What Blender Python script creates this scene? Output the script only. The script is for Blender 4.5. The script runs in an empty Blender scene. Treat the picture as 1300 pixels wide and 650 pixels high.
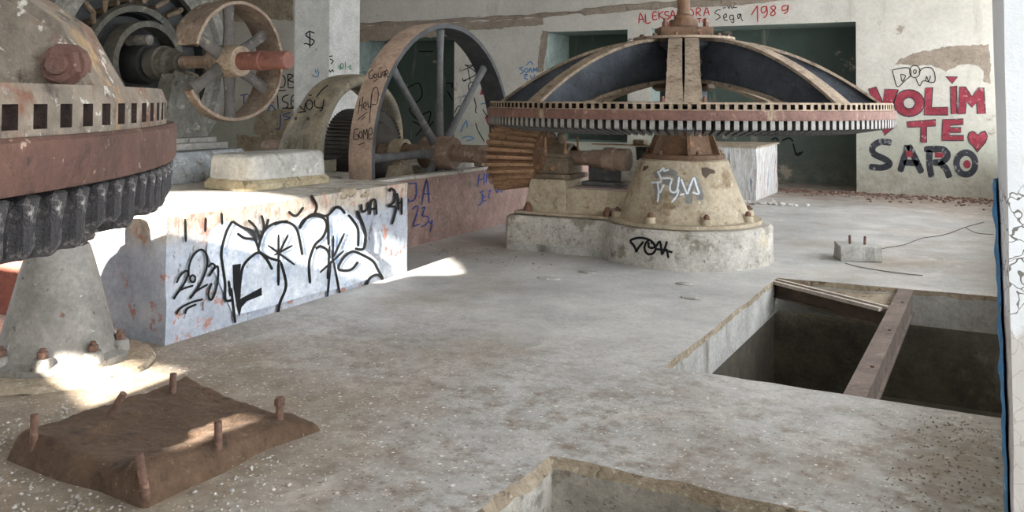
import bpy, bmesh, math, random
from mathutils import Vector, Matrix, noise
from mathutils.bvhtree import BVHTree
random.seed(7)
C = bpy.context.scene.collection
PI = math.pi
def rad(a): return math.radians(a)

# ------------------------------------------------------------------ camera
F, EYE, YH, YAW, PITCH, ROLL = 1150.0, 1.6, 127.0, rad(28.14), rad(1.5), rad(.3)
CY = YH - F*math.tan(PITCH)
f0 = Vector((-math.sin(YAW), math.cos(YAW), 0)); r0 = Vector((math.cos(YAW), math.sin(YAW), 0)); u0 = Vector((0, 0, 1))
cf = f0*math.cos(PITCH) + u0*math.sin(PITCH); cu = u0*math.cos(PITCH) - f0*math.sin(PITCH)
cr = r0*math.cos(ROLL) + cu*math.sin(ROLL); cu = cu*math.cos(ROLL) - r0*math.sin(ROLL)
EYEP = Vector((0, 0, EYE))
cam = bpy.data.objects.new('camera', bpy.data.cameras.new('camera')); C.objects.link(cam)
m3 = Matrix((cr, cu, -cf)).transposed()
cam.matrix_world = Matrix.Translation(EYEP) @ m3.to_4x4()
cam.data.sensor_fit = 'HORIZONTAL'; cam.data.sensor_width = 36
cam.data.lens = 36*F/1300; cam.data.shift_y = (CY-325)/1300
cam.data.clip_start = .05; cam.data.clip_end = 200
bpy.context.scene.camera = cam
def ray(px, py): return cf + cr*((px-650)/F) - cu*((py-CY)/F)
def at(px, py, ax, v):            # a point of the photograph measured on an axis plane of the place
    d = ray(px, py); return EYEP + d*((v-EYEP[ax])/d[ax])

# ------------------------------------------------------------------ materials
def lin(h):
    h = h.lstrip('#'); o = []
    for i in (0, 2, 4):
        c = int(h[i:i+2], 16)/255
        o.append(c/12.92 if c <= .04045 else ((c+.055)/1.055)**2.4)
    return (*o, 1)
class NT:
    def __init__(s, name):
        s.m = bpy.data.materials.new(name); s.m.use_nodes = True
        s.t = s.m.node_tree; s.b = s.t.nodes['Principled BSDF']
        s.co = s.t.nodes.new('ShaderNodeTexCoord').outputs['Object']
    def n(s, k, **p):
        o = s.t.nodes.new(k)
        for a, v in p.items():
            if a in o.inputs: o.inputs[a].default_value = v
            else: setattr(o, a, v)
        return o
    def l(s, a, b): s.t.links.new(a, b)
    def noise(s, scale, detail=6, rough=.6, stretch=None, off=0, dist=0):
        mp = s.n('ShaderNodeMapping'); s.l(s.co, mp.inputs[0])
        mp.inputs[1].default_value = (off, off*.7, off*.3)
        if stretch: mp.inputs[3].default_value = stretch
        x = s.n('ShaderNodeTexNoise', Scale=scale, Detail=detail, Roughness=rough, Distortion=dist)
        s.l(mp.outputs[0], x.inputs['Vector']); return x.outputs[0]
    def ramp(s, fac, stops):
        r = s.n('ShaderNodeValToRGB'); e = r.color_ramp.elements
        while len(e) < len(stops): e.new(.5)
        for i, (p, c) in enumerate(stops):
            e[i].position = p; e[i].color = c if len(c) == 4 else (*c, 1)
        s.l(fac, r.inputs[0]); return r.outputs[0]
    def mask(s, fac, a, b): return s.ramp(fac, [(a, (0, 0, 0, 1)), (b, (1, 1, 1, 1))])
    def mix(s, fac, a, b):
        x = s.n('ShaderNodeMix', data_type='RGBA')
        if isinstance(fac, float): x.inputs[0].default_value = fac
        else: s.l(fac, x.inputs[0])
        for i, v in ((6, a), (7, b)):
            if isinstance(v, tuple): x.inputs[i].default_value = v
            else: s.l(v, x.inputs[i])
        return x.outputs[2]
    def math(s, op, a, b):
        x = s.n('ShaderNodeMath', operation=op)
        for i, v in enumerate((a, b)):
            if isinstance(v, (int, float)): x.inputs[i].default_value = v
            else: s.l(v, x.inputs[i])
        return x.outputs[0]
    def axis(s, i):
        x = s.n('ShaderNodeSeparateXYZ'); s.l(s.co, x.inputs[0]); return x.outputs[i]
    def grain(s, col, scale, amt):
        g = s.ramp(s.noise(scale, 8, .75, None, 31), [(.3, (1-amt,)*3), (.7, (1+amt*.7,)*3)])
        g2 = s.ramp(s.noise(scale*.12, 6, .7, None, 47), [(.3, (1-amt*.7,)*3), (.7, (1+amt*.5,)*3)])
        for q in (g, g2):
            x = s.n('ShaderNodeMix', data_type='RGBA', blend_type='MULTIPLY'); x.inputs[0].default_value = 1
            s.l(col, x.inputs[6]); s.l(q, x.inputs[7]); col = x.outputs[2]
        return col
    def bump(s, h, strength, dist=.02):
        b = s.n('ShaderNodeBump', Strength=strength, Distance=dist); s.l(h, b.inputs['Height'])
        s.l(b.outputs[0], s.b.inputs['Normal'])
def mat(name, c1, c2, spots=(), s=5, rough=.85, metal=0, bump=.55, bs=30, stretch=None, bd=.02, grain=.3):
    """two-tone noise, then spot layers (colour, scale, threshold, softness[, stretch])"""
    k = NT(name)
    col = k.ramp(k.noise(s, 7, .65, stretch), [(.32, lin(c1)), (.68, lin(c2))])
    for i, sp in enumerate(spots):
        fac = k.mask(k.noise(sp[1], 8, .68, sp[4] if len(sp) > 4 else None, 3.7*(i+1)), sp[2], min(1, sp[2]+sp[3]))
        col = k.mix(fac, col, lin(sp[0]))
    col = k.grain(col, max(bs, 30), grain)
    k.l(col, k.b.inputs['Base Color'])
    k.b.inputs['Roughness'].default_value = rough; k.b.inputs['Metallic'].default_value = metal
    if bump: k.bump(k.noise(bs, 6, .7, None, 1.3), bump, bd)
    return k.m
M = {}
M['rim_rust'] = mat('rusty red brown rim iron', '#64463d', '#7a584c', [('#9a8070', 14, .58, .1), ('#94826c', 5, .6, .05, (1, 1, .15)), ('#4c322b', 22, .6, .1)], rough=.7)
M['tan_iron'] = mat('dust covered tan iron', '#83725f', '#a89682', [('#62503f', 12, .54, .1), ('#75685a', 30, .53, .1), ('#b9ab98', 7, .62, .1)], rough=.85)
M['web_iron'] = mat('dark blue grey iron', '#30343b', '#4b525c', [('#6a655c', 9, .6, .12), ('#262629', 15, .58, .1)], rough=.6)
M['grey_iron'] = mat('weathered grey iron', '#655b50', '#8c8071', [('#704a38', 5, .54, .1), ('#c4bfb6', 26, .59, .05), ('#403830', 14, .56, .1), ('#9a8060', 9, .62, .06, (1, 1, .2))], rough=.65, s=8)
M['near_rust'] = mat('weathered red brown iron band', '#50382f', '#68493e', [('#9b8474', 34, .62, .03), ('#a08a6d', 3.5, .62, .05, (1, 1, .08)), ('#3b2822', 16, .57, .1), ('#c8bfb4', 9, .71, .02)], rough=.7)
M['grease'] = mat('greasy black cog wood', '#232123', '#474446', [('#aaa5a1', 20, .56, .06), ('#6a625e', 40, .55, .08)], rough=.5, s=20, bump=.9, bs=50)
M['cog'] = mat('worn grey cog wood', '#403d3d', '#5d5a58', [('#95928e', 20, .56, .1)], rough=.7, s=12)
M['cog_end'] = mat('pale worn cog end', '#77746f', '#a39f9a', [('#55504b', 30, .55, .1), ('#c2bfba', 22, .62, .06)], rough=.8, s=12)
M['shade_under'] = mat('shade-black underside iron', '#161413', '#24211f', rough=.9)  # near-black so shade under the rim and behind the sockets sits in the colour
M['rust'] = mat('brown rust', '#5d4034', '#7a5642', [('#8c6a50', 12, .58, .1), ('#43302a', 20, .58, .1)], rough=.75)
M['rust_light'] = mat('sandy rust', '#8f6e53', '#ab8866', [('#6b4d3a', 14, .57, .1), ('#c0a27f', 9, .62, .08)], rough=.8)
M['shaft_red'] = mat('red oxide painted shaft', '#6e453b', '#835548', [('#a58675', 9, .62, .08), ('#4f332c', 18, .58, .1)], rough=.6, s=4)
M['shaft'] = mat('dusty brown shaft', '#77604f', '#97806f', [('#b5a490', 7, .55, .12), ('#5d4940', 14, .6, .08)], rough=.6)
M['arm_grey'] = mat('grey dusty iron arm', '#4c4d50', '#6a6a6a', [('#8a8071', 9, .58, .12)], rough=.65)
M['pulley'] = mat('beige dusty flywheel rim', '#b09683', '#c9b19c', [('#94776a', 4, .53, .15), ('#d6c4ae', 14, .6, .1), ('#7d6558', 20, .64, .06)], rough=.75, s=3)
M['pulley_old'] = mat('eroded brown pulley iron', '#6c5b4e', '#8c7b6a', [('#a9977f', 8, .56, .1), ('#4d3f36', 14, .57, .1), ('#7a4f40', 6, .62, .06)], rough=.8)
M['pulley_in'] = mat('dark flywheel inner iron', '#38383b', '#505052', [('#6f675e', 8, .6, .15)], rough=.65)
M['guard'] = mat('olive grey dusty casing', '#787263', '#998d78', [('#b5a284', 3, .5, .15), ('#565348', 12, .6, .1)], rough=.65, s=4)
M['drum'] = mat('ribbed dark drum', '#2b2824', '#4a4239', rough=.7)
M['dark'] = mat('sooty black iron', '#1a1b1c', '#2e2f30', [('#4d4a45', 10, .6, .1)], rough=.55)
M['motor_ring'] = mat('pale grey green housing', '#55544d', '#7b7871', [('#a29d92', 8, .57, .1), ('#363530', 10, .57, .1)], rough=.65)
M['grease_brown'] = mat('brown oily iron', '#57493b', '#7a6a55', [('#94846b', 10, .58, .1), ('#3a3028', 16, .6, .1)], rough=.6)
M['cast_tan'] = mat('tan dusty painted casting', '#a19179', '#bbae98', [('#7a664e', 2.6, .56, .12), ('#d0cabd', 9, .62, .08), ('#8a7559', 12, .58, .08), ('#5e4c39', 7, .66, .05, (1, 1, .4))], rough=.85, s=3, bump=.4)
M['collar'] = mat('rust brown collar', '#54402f', '#7b5a41', [('#8f6a4c', 10, .55, .1), ('#3d3028', 14, .6, .1)], rough=.75)
M['pale_iron'] = mat('grey painted iron stand', '#716e69', '#938f89', [('#85715f', 2.5, .57, .12, (1, 1, .4)), ('#bcb8b2', 18, .64, .05), ('#4d4843', 14, .62, .05), ('#6a4c3c', 7, .68, .04)], rough=.65, s=4, bump=.35)
M['concrete_white'] = mat('whitewashed concrete', '#aca69c', '#cdc8bf', [('#8d8578', 4, .54, .08), ('#68625a', 9, .63, .06), ('#c9bb9f', 2, .57, .1), ('#857e74', 26, .6, .05)], rough=.9, bump=.7)
M['concrete_blue'] = mat('bluish white concrete', '#8f969b', '#b4b9bb', [('#7d7a72', 5, .55, .1), ('#d2d3d2', 12, .6, .08), ('#6a6862', 18, .62, .06)], rough=.85, bump=.6)
M['red_wall'] = mat('faded brick red concrete', '#8d7169', '#a2887e', [('#b9a79c', 14, .63, .05), ('#7c706a', 3, .57, .12), ('#c9c0b8', 30, .67, .04)], rough=.9, bump=.5)
M['red_raw'] = mat('brick red rendered wall', '#8f5548', '#a8695a', [('#b98b7c', 16, .62, .06), ('#6d4a40', 7, .62, .08)], rough=.9, bump=.6)
M['slab_side'] = mat('pale concrete edge', '#a3a19c', '#bebcb7', [('#7f7a72', 3.5, .56, .12, (1, 1, .12)), ('#8d8170', 10, .62, .08)], rough=.9, bump=.4)
M['raw_edge'] = mat('broken brown concrete', '#8f806b', '#b5a691', [('#66574a', 12, .56, .1), ('#d0c4b1', 20, .58, .08)], rough=.95, bump=1, bs=25)
M['basement'] = mat('dark basement wall', '#3b362d', '#524c3e', [('#7d786a', 2, .58, .2, (1, 1, .5))], rough=.95)  # dark brown tone throughout, with paler streaks
M['beam'] = mat('rusty brown steel', '#6d5f58', '#85766d', [('#968a80', 14, .58, .1), ('#54463d', 9, .6, .1)], rough=.75)
M['beam_edge'] = mat('worn pale flange edge', '#b8aca0', '#d0c6bb', rough=.7)
M['beam_dark'] = mat('brown steel web', '#4c4037', '#66564a', [('#7d6a53', 7, .6, .12)], rough=.8)
M['soil'] = mat('brown caked soil', '#503d2d', '#6a5340', [('#3f3023', 6, .55, .12), ('#94816a', 40, .64, .03), ('#7f6a52', 9, .6, .1)], rough=.95, bump=1, bs=18, s=7)
M['rod'] = mat('rusty bolt rod', '#5c443a', '#785a4b', [('#8f705c', 18, .56, .1)], rough=.8, s=14)
M['rubble'] = mat('reddish rubble', '#6d5044', '#8d7264', [('#543f36', 12, .53, .1), ('#b5a99d', 20, .62, .05)], rough=.95, s=9, bump=.8)
M['pebble'] = mat('pale pebble', '#a09a92', '#cfcbc5', rough=.9, s=4)
M['debris'] = mat('dark grit', '#85796a', '#a89d8e', rough=.95, s=6)
M['black_paint'] = mat('black spray paint', '#060607', '#0e0f11', rough=.95, bump=0)
M['blue_paint'] = mat('blue spray paint', '#22387a', '#2d4a93', rough=.6, bump=0)
M['sky_paint'] = mat('light blue spray paint', '#4a78a8', '#5f90bd', rough=.6, bump=0)
M['navy_paint'] = mat('worn black letter paint', '#232429', '#3c3e46', [('#8a8a8c', 11, .57, .05), ('#b5b0a6', 16, .68, .03)], rough=.85, bump=0)
M['red_paint'] = mat('red letter paint', '#7f2634', '#a23f4e', [('#c08e90', 9, .6, .05), ('#5f1f2a', 16, .6, .06), ('#b5aca2', 13, .67, .03)], rough=.85, bump=0)
M['red_line'] = mat('red marker paint', '#b02b2e', '#bb3a3b', rough=.8, bump=0)
M['white_paint'] = mat('pale blue white fill paint', '#b3bccb', '#dfe3e8', [('#9dadc8', 5, .56, .06), ('#aa9c9c', 15, .62, .04), ('#8e8e96', 24, .67, .03)], rough=.85, bump=0)
M['white_line'] = mat('white spray paint', '#dfe6ee', '#eef2f6', rough=.7, bump=0)
M['grey_paint'] = mat('grey spray haze', '#7d7a76', '#8c8984', rough=.8, bump=0)
M['green_paint'] = mat('green marker paint', '#4e8068', '#5e9078', rough=.8, bump=0)
M['exposed'] = mat('bare brown render', '#8d8072', '#a39586', [('#75695c', 7, .58, .1)], rough=.95, bump=.7)
M['crack'] = mat('dark crack', '#4a4038', '#5a4e44', rough=1, bump=0)
M['blue_chip'] = mat('flaking blue paint', '#2f6f9f', '#4689b8', [('#9fb9c8', 14, .58, .06), ('#35322e', 20, .62, .05)], rough=.7, s=12, bump=.8)
M['oil_green'] = mat('dark green can', '#2f3835', '#434e49', rough=.5)
M['pale_block'] = mat('pale grey painted block', '#9c9a94', '#b9b6af', [('#7d7970', 5, .56, .1), ('#cfcdc8', 12, .62, .06), ('#8d8270', 3, .6, .1, (1, 1, .3))], rough=.85, bump=.5)
M['motor_dark'] = mat('dull dark housing ring', '#403f39', '#615e54', [('#857f70', 8, .57, .1), ('#2b2a26', 10, .57, .1)], rough=.65)
M['hole_rust'] = mat('dark rusty socket iron', '#241a16', '#3a2a23', [('#6b4a3a', 14, .62, .1)], rough=.9)
M['arm_dark'] = mat('dull dark pulley spoke iron', '#3d3a38', '#5b5550', [('#857a6a', 9, .57, .12)], rough=.7)
M['ochre_foot'] = mat('rough ochre mortar', '#9a8c70', '#b5a88c', [('#6e6250', 9, .55, .1), ('#cfc6b2', 16, .6, .06)], rough=.95, bump=.9)
M['plate_pink'] = mat('pale pinkish plate', '#a08d88', '#b8a6a0', rough=.7)

def floor_mat():
    k = NT('worn concrete floor')
    x, y = k.axis(0), k.axis(1)
    base = k.ramp(k.noise(1.1, 8, .62), [(.3, lin('#a09e9c')), (.52, lin('#b8b6b3')), (.72, lin('#cbc8c4'))])
    base = k.mix(k.mask(k.noise(.55, 5, .6, None, 9), .5, .72), base, lin('#9c8f7f'))
    # earth trodden in around the soil mound and the foundations
    d1 = k.math('ADD', k.math('POWER', k.math('ADD', x, 4.2), 2), k.math('POWER', k.math('SUBTRACT', y, 2.6), 2))
    d1 = k.math('ADD', d1, k.math('MULTIPLY', k.math('SUBTRACT', k.noise(2.2, 8, .7, None, 2), .5), 7.0))
    near = k.ramp(d1, [(0, (1, 1, 1, 1)), (1, (1, 1, 1, 1))])
    mr = k.n('ShaderNodeMapRange'); k.l(d1, mr.inputs[0])
    for i, v in ((1, 1.6), (2, 5.2), (3, .9), (4, 0)): mr.inputs[i].default_value = v
    base = k.mix(mr.outputs[0], base, k.ramp(k.noise(6, 8, .7, None, 5), [(.35, lin('#857460')), (.65, lin('#a39480'))]))
    # reddish dirt swept against the far wall
    mr2 = k.n('ShaderNodeMapRange'); k.l(k.math('ADD', y, k.math('MULTIPLY', k.noise(1.3, 7, .7, (1, 2, 1), 4), 5.0)), mr2.inputs[0])
    for i, v in ((1, 16.5), (2, 18.6), (3, 0), (4, .85)): mr2.inputs[i].default_value = v
    base = k.mix(mr2.outputs[0], base, k.ramp(k.noise(5, 8, .7, None, 6), [(.4, lin('#7a6558')), (.65, lin('#a2968a'))]))
    # exposed aggregate of the rough near slab
    mr3 = k.n('ShaderNodeMapRange'); k.l(k.math('ADD', y, k.math('MULTIPLY', k.noise(1.6, 6, .7, None, 8), 2.2)), mr3.inputs[0])
    for i, v in ((1, 7.2), (2, 5.6), (3, 0), (4, 1)): mr3.inputs[i].default_value = v
    base = k.mix(k.math('MULTIPLY', mr3.outputs[0], k.mask(k.noise(9, 8, .72, None, 12), .45, .66)), base, lin('#86796b'))
    for sc, th, c, am in ((24, .12, '#e2deD8', .95), (55, .18, '#d8d3cc', .85), (40, .16, '#57504a', .65)):
        v = k.n('ShaderNodeTexVoronoi', Scale=sc, Randomness=1.0); k.l(k.co, v.inputs['Vector'])
        sep = k.n('ShaderNodeSeparateColor'); k.l(v.outputs['Color'], sep.inputs[0])
        f = k.math('MULTIPLY', k.math('LESS_THAN', v.outputs['Distance'], k.math('MULTIPLY', sep.outputs[0], th*2)), k.math('GREATER_THAN', sep.outputs[1], .55))
        f = k.math('MULTIPLY', k.math('MULTIPLY', f, am), k.math('ADD', mr3.outputs[0], .06))
        base = k.mix(f, base, lin(c))
    base = k.mix(k.mask(k.noise(3.2, 9, .75, None, 21, .6), .66, .7), base, lin('#7c7064'))
    # trodden soil by the pier
    d2 = k.math('ADD', k.math('POWER', k.math('ADD', x, .12), 2), k.math('MULTIPLY', k.math('POWER', k.math('SUBTRACT', y, 4.45), 2), .35))
    mr4 = k.n('ShaderNodeMapRange'); k.l(k.math('ADD', d2, k.math('MULTIPLY', k.math('SUBTRACT', k.noise(9, 8, .75, None, 33), .5), .5)), mr4.inputs[0])
    for i, v in ((1, .02), (2, .16), (3, .75), (4, 0)): mr4.inputs[i].default_value = v
    base = k.mix(mr4.outputs[0], base, lin('#6f6252'))
    base = k.grain(base, 34, .22)
    base = k.mix(k.mask(k.noise(1.5, 10, .78, (1, .6, 1), 61, .8), .57, .7), base, lin('#c9c4bc'))
    k.l(base, k.b.inputs['Base Color'])
    k.l(k.ramp(k.noise(2, 5, .6, None, 15), [(.35, (.45,)*3), (.65, (.7,)*3)]), k.b.inputs['Roughness'])
    h = k.math('ADD', k.math('MULTIPLY', k.noise(3, 8, .65, None, 1), 1.0), k.math('MULTIPLY', k.noise(45, 5, .7, None, 1), .35))
    k.bump(h, .35, .03)
    return k.m
M['floor'] = floor_mat()
def wall_mat(name, top, mid, low, green, brown_at=.62):
    k = NT(name); z = k.axis(2)
    c = k.ramp(k.noise(1.2, 8, .6), [(.3, lin(mid)), (.7, lin(top))])
    mr = k.n('ShaderNodeMapRange'); k.l(k.math('ADD', z, k.math('MULTIPLY', k.noise(.9, 6, .65, None, 3), 1.2)), mr.inputs[0])
    for i, v in ((1, 2.35), (2, 1.55), (3, 0), (4, .75)): mr.inputs[i].default_value = v
    c = k.mix(mr.outputs[0], c, lin(green))
    mr = k.n('ShaderNodeMapRange'); k.l(k.math('ADD', z, k.math('MULTIPLY', k.noise(2.4, 8, .7, None, 5), 1.1)), mr.inputs[0])
    for i, v in ((1, 1.15), (2, .75), (3, 0), (4, .8)): mr.inputs[i].default_value = v
    c = k.mix(mr.outputs[0], c, k.ramp(k.noise(5, 7, .7, None, 6), [(.35, lin(low)), (.65, lin(mid))]))
    c = k.mix(k.mask(k.noise(1.7, 9, .7, None, 11), brown_at, brown_at+.04), c, lin('#9d9183'))
    c = k.mix(k.mask(k.noise(3, 6, .6, (1, 1, .15), 13), .6, .8), c, lin('#a39c92'))
    c = k.grain(c, 18, .14)
    k.l(c, k.b.inputs['Base Color']); k.b.inputs['Roughness'].default_value = .92
    k.bump(k.noise(8, 8, .65, None, 1), .35, .03); return k.m
M['wall'] = wall_mat('peeling white plaster', '#cdc8bf', '#bdb8ae', '#8f8676', '#a9ab9c')
M['wall_green'] = wall_mat('dim green painted plaster', '#4b5a52', '#49524c', '#77736a', '#5a605a')
M['teal'] = mat('pale teal reveal paint', '#93a39c', '#a7b4ad', [('#c2c2b8', 5, .6, .06)], rough=.9)
M['ceiling'] = mat('grey ceiling', '#a19d97', '#b5b1aa', rough=.9)
M['pillar'] = mat('white limewash pillar', '#c9c7c1', '#d5d3ce', [('#a89f90', 7, .66, .04), ('#8f8069', 12, .7, .03)], rough=.9, s=2)
def face_mat():
    k = NT('painted foundation face'); z = k.axis(2)
    c = k.ramp(k.noise(3, 8, .65), [(.3, lin('#9298a5')), (.55, lin('#adb3bd')), (.75, lin('#c3c1bf'))])
    mr = k.n('ShaderNodeMapRange'); k.l(k.math('ADD', z, k.math('MULTIPLY', k.noise(4, 8, .7, None, 3), .55)), mr.inputs[0])
    for i, v in ((1, .86), (2, 1.02), (3, 0), (4, .9)): mr.inputs[i].default_value = v
    c = k.mix(mr.outputs[0], c, k.ramp(k.noise(9, 8, .7, (1, 1, .4), 6), [(.38, lin('#8a7a6a')), (.5, lin('#c0b39f')), (.62, lin('#b07f6b')), (.7, lin('#d3cdc2'))]))
    c = k.mix(k.mask(k.noise(7, 9, .72, None, 8), .58, .61), c, lin('#a97f70'))
    c = k.mix(k.mask(k.noise(10, 9, .72, (1, 1, .5), 12), .62, .64), c, lin('#6f675f'))
    c = k.grain(c, 26, .22)
    k.l(c, k.b.inputs['Base Color']); k.b.inputs['Roughness'].default_value = .9
    k.bump(k.noise(14, 8, .7, None, 1), .5, .02); return k.m
M['face'] = face_mat()
def drip_mat():
    k = NT('dripped paint block')
    c = k.ramp(k.noise(9, 8, .7, (1, 1, .12)), [(.34, lin('#5d5a58')), (.42, lin('#d6d6d5')), (.52, lin('#a39e95')), (.58, lin('#dadada')), (.66, lin('#6b7484'))])
    c = k.mix(k.mask(k.noise(7, 6, .65, (1, 1, .2), 6), .62, .66), c, lin('#a8606a'))
    c = k.mix(k.mask(k.noise(12, 8, .7, (1, 1, .2), 9), .64, .68), c, lin('#45423f'))
    k.l(c, k.b.inputs['Base Color']); k.b.inputs['Roughness'].default_value = .9; return k.m
M['drip'] = drip_mat()
def pier_mat():
    k = NT('cracked white pier paint')
    c = k.ramp(k.noise(3, 7, .6), [(.35, lin('#c9ccce')), (.65, lin('#dcdee0'))])
    wv = k.n('ShaderNodeTexVoronoi', Scale=22.0, feature='DISTANCE_TO_EDGE')
    ad = k.n('ShaderNodeMix', data_type='VECTOR'); ad.inputs[0].default_value = .06
    nz = k.n('ShaderNodeTexNoise', Scale=18.0); k.l(k.co, nz.inputs['Vector'])
    k.l(k.co, ad.inputs[4]); k.l(nz.outputs['Color'], ad.inputs[5]); k.l(ad.outputs[1], wv.inputs['Vector'])
    mr = k.n('ShaderNodeMapRange'); k.l(k.math('ADD', k.axis(2), k.math('MULTIPLY', k.noise(5, 5, .6, None, 2), .3)), mr.inputs[0])
    for i, v in ((1, 1.62), (2, 1.56), (3, 0), (4, 1)): mr.inputs[i].default_value = v
    f = k.math('MULTIPLY', k.math('LESS_THAN', wv.outputs['Distance'], .022), mr.outputs[0])
    c = k.mix(f, c, lin('#6d6963'))
    mr = k.n('ShaderNodeMapRange'); k.l(k.math('ADD', k.axis(2), k.math('MULTIPLY', k.noise(7, 7, .7, None, 4), .5)), mr.inputs[0])
    for i, v in ((1, 1.42), (2, 1.36), (3, 0), (4, .8)): mr.inputs[i].default_value = v
    c = k.mix(mr.outputs[0], c, lin('#b3aba3'))
    k.l(c, k.b.inputs['Base Color']); k.b.inputs['Roughness'].default_value = .7
    k.bump(k.noise(20, 7, .7, None, 1), .5, .01); return k.m
M['pier'] = pier_mat()

# ------------------------------------------------------------------ mesh builder
def origin_of(o):
    v = Vector((0, 0, 0))
    while o is not None: v += o.location; o = o.parent
    return v
class B:
    def __init__(s): s.bm = bmesh.new(); s.mi = 0
    def f(s, vs):
        try:
            fc = s.bm.faces.new(vs); fc.material_index = s.mi; return fc
        except ValueError: return None
    def v(s, p): return s.bm.verts.new(p)
    def box(s, lo, hi, bev=0, taper=None, rot=None, piv=None):
        ps = [(x, y, z) for z in (lo[2], hi[2]) for y in (lo[1], hi[1]) for x in (lo[0], hi[0])]
        if taper:
            cx, cy = (lo[0]+hi[0])/2, (lo[1]+hi[1])/2
            ps = [(p if i < 4 else (cx+(p[0]-cx)*taper[0], cy+(p[1]-cy)*taper[1], p[2])) for i, p in enumerate(ps)]
        if rot is not None:
            pv = Vector(piv) if piv else (Vector(lo)+Vector(hi))/2
            ps = [pv + rot @ (Vector(p)-pv) for p in ps]
        vs = [s.v(p) for p in ps]
        fs = [s.f([vs[i] for i in q]) for q in ((0, 2, 3, 1), (4, 5, 7, 6), (0, 1, 5, 4), (1, 3, 7, 5), (3, 2, 6, 7), (2, 0, 4, 6))]
        if bev:
            es = list({e for fc in fs for e in fc.edges})
            bmesh.ops.bevel(s.bm, geom=es, offset=bev, segments=2, affect='EDGES', profile=.6)
        return s
    def lathe(s, prof, c, axis='Z', n=48, a0=0, a1=2*PI, closed=False, close_prof=False):
        ax = {'X': (Vector((0, 1, 0)), Vector((0, 0, 1)), Vector((1, 0, 0))), 'Y': (Vector((0, 0, 1)), Vector((1, 0, 0)), Vector((0, 1, 0))),
              'Z': (Vector((1, 0, 0)), Vector((0, 1, 0)), Vector((0, 0, 1)))}[axis] if isinstance(axis, str) else axis
        full = abs(a1-a0-2*PI) < 1e-6; c = Vector(c); rows = []
        for i in range(n if full else n+1):
            a = a0+(a1-a0)*i/n; d = ax[0]*math.cos(a)+ax[1]*math.sin(a)
            rows.append([s.v(c+d*r+ax[2]*h) for r, h in prof])
        m = len(rows); k = len(prof)
        for i in range(m if full else m-1):
            A, Bq = rows[i], rows[(i+1) % m]
            for j in range(k if close_prof else k-1):
                j2 = (j+1) % k; s.f([A[j], Bq[j], Bq[j2], A[j2]])
        if not full and close_prof: s.f(rows[0][::-1]); s.f(rows[-1])
        return s
    def cyl(s, p0, p1, r0, r1=None, n=20):
        p0, p1 = Vector(p0), Vector(p1); r1 = r0 if r1 is None else r1
        w = (p1-p0); L = w.length; w = w/L
        a = w.orthogonal().normalized(); b = w.cross(a)
        return s.lathe([(1e-5, 0), (r0, 0), (r1, L), (1e-5, L)], p0, (a, b, w), n)
    def tube(s, pts, r, n=8):
        pts = [Vector(p) for p in pts]; rows = []
        for i, p in enumerate(pts):
            t = (pts[min(i+1, len(pts)-1)]-pts[max(i-1, 0)]).normalized()
            a = t.cross(Vector((.13, .21, 1))).normalized(); b = t.cross(a)
            rows.append([s.v(p+(a*math.cos(q)+b*math.sin(q))*r) for q in [2*PI*j/n for j in range(n)]])
        for A, Q in zip(rows, rows[1:]):
            for j in range(n): s.f([A[j], A[(j+1) % n], Q[(j+1) % n], Q[j]])
        s.f(rows[0][::-1]); s.f(rows[-1]); return s
    def prism(s, poly, z0, z1, mtx=None):
        mtx = mtx or Matrix()
        lo = [s.v(mtx @ Vector((x, y, z0))) for x, y in poly]; hi = [s.v(mtx @ Vector((x, y, z1))) for x, y in poly]
        s.f(lo[::-1]); s.f(hi)
        for i in range(len(poly)):
            j = (i+1) % len(poly); s.f([lo[i], lo[j], hi[j], hi[i]])
        return s
    def hexbolt(s, p, d, r, h, stud=.0):
        p, d = Vector(p), Vector(d).normalized(); s.cyl(p, p+d*h, r, r*.96, 6)
        if stud: s.cyl(p+d*h, p+d*(h+stud), r*.55, r*.5, 10)
        return s
    def rough(s, amp, freq, keep=None):
        for v in s.bm.verts:
            if keep and keep(v.co): continue
            v.co += noise.noise_vector(v.co*freq)*amp
        return s
    def cut(s, n=1): bmesh.ops.subdivide_edges(s.bm, edges=s.bm.edges[:], cuts=n, use_grid_fill=True); return s
    def build(s, name, m, parent=None, smooth=None):
        if parent is not None:
            bmesh.ops.translate(s.bm, verts=s.bm.verts, vec=-origin_of(parent))
        bmesh.ops.remove_doubles(s.bm, verts=s.bm.verts, dist=1e-5)
        bmesh.ops.recalc_face_normals(s.bm, faces=s.bm.faces)
        me = bpy.data.meshes.new(name); s.bm.to_mesh(me); s.bm.free()
        for x in (m if isinstance(m, (list, tuple)) else [m]): me.materials.append(M[x])
        if smooth is None: smooth = 38
        if smooth:
            me.shade_smooth(); me.set_sharp_from_angle(angle=rad(smooth))
        o = bpy.data.objects.new(name, me); C.objects.link(o)
        if parent is not None: o.parent = parent
        return o
def tag(o, label, cat, group=None, kind=None):
    if label: o['label'] = label
    if cat: o['category'] = cat
    if group: o['group'] = group
    if kind: o['kind'] = kind
    return o
def thing(name, loc, label, cat, group=None):
    o = bpy.data.objects.new(name, None); C.objects.link(o); o.location = loc; o.empty_display_size = .1
    return tag(o, label, cat, group)
def struct(o): o['kind'] = 'structure'; return o

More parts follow.
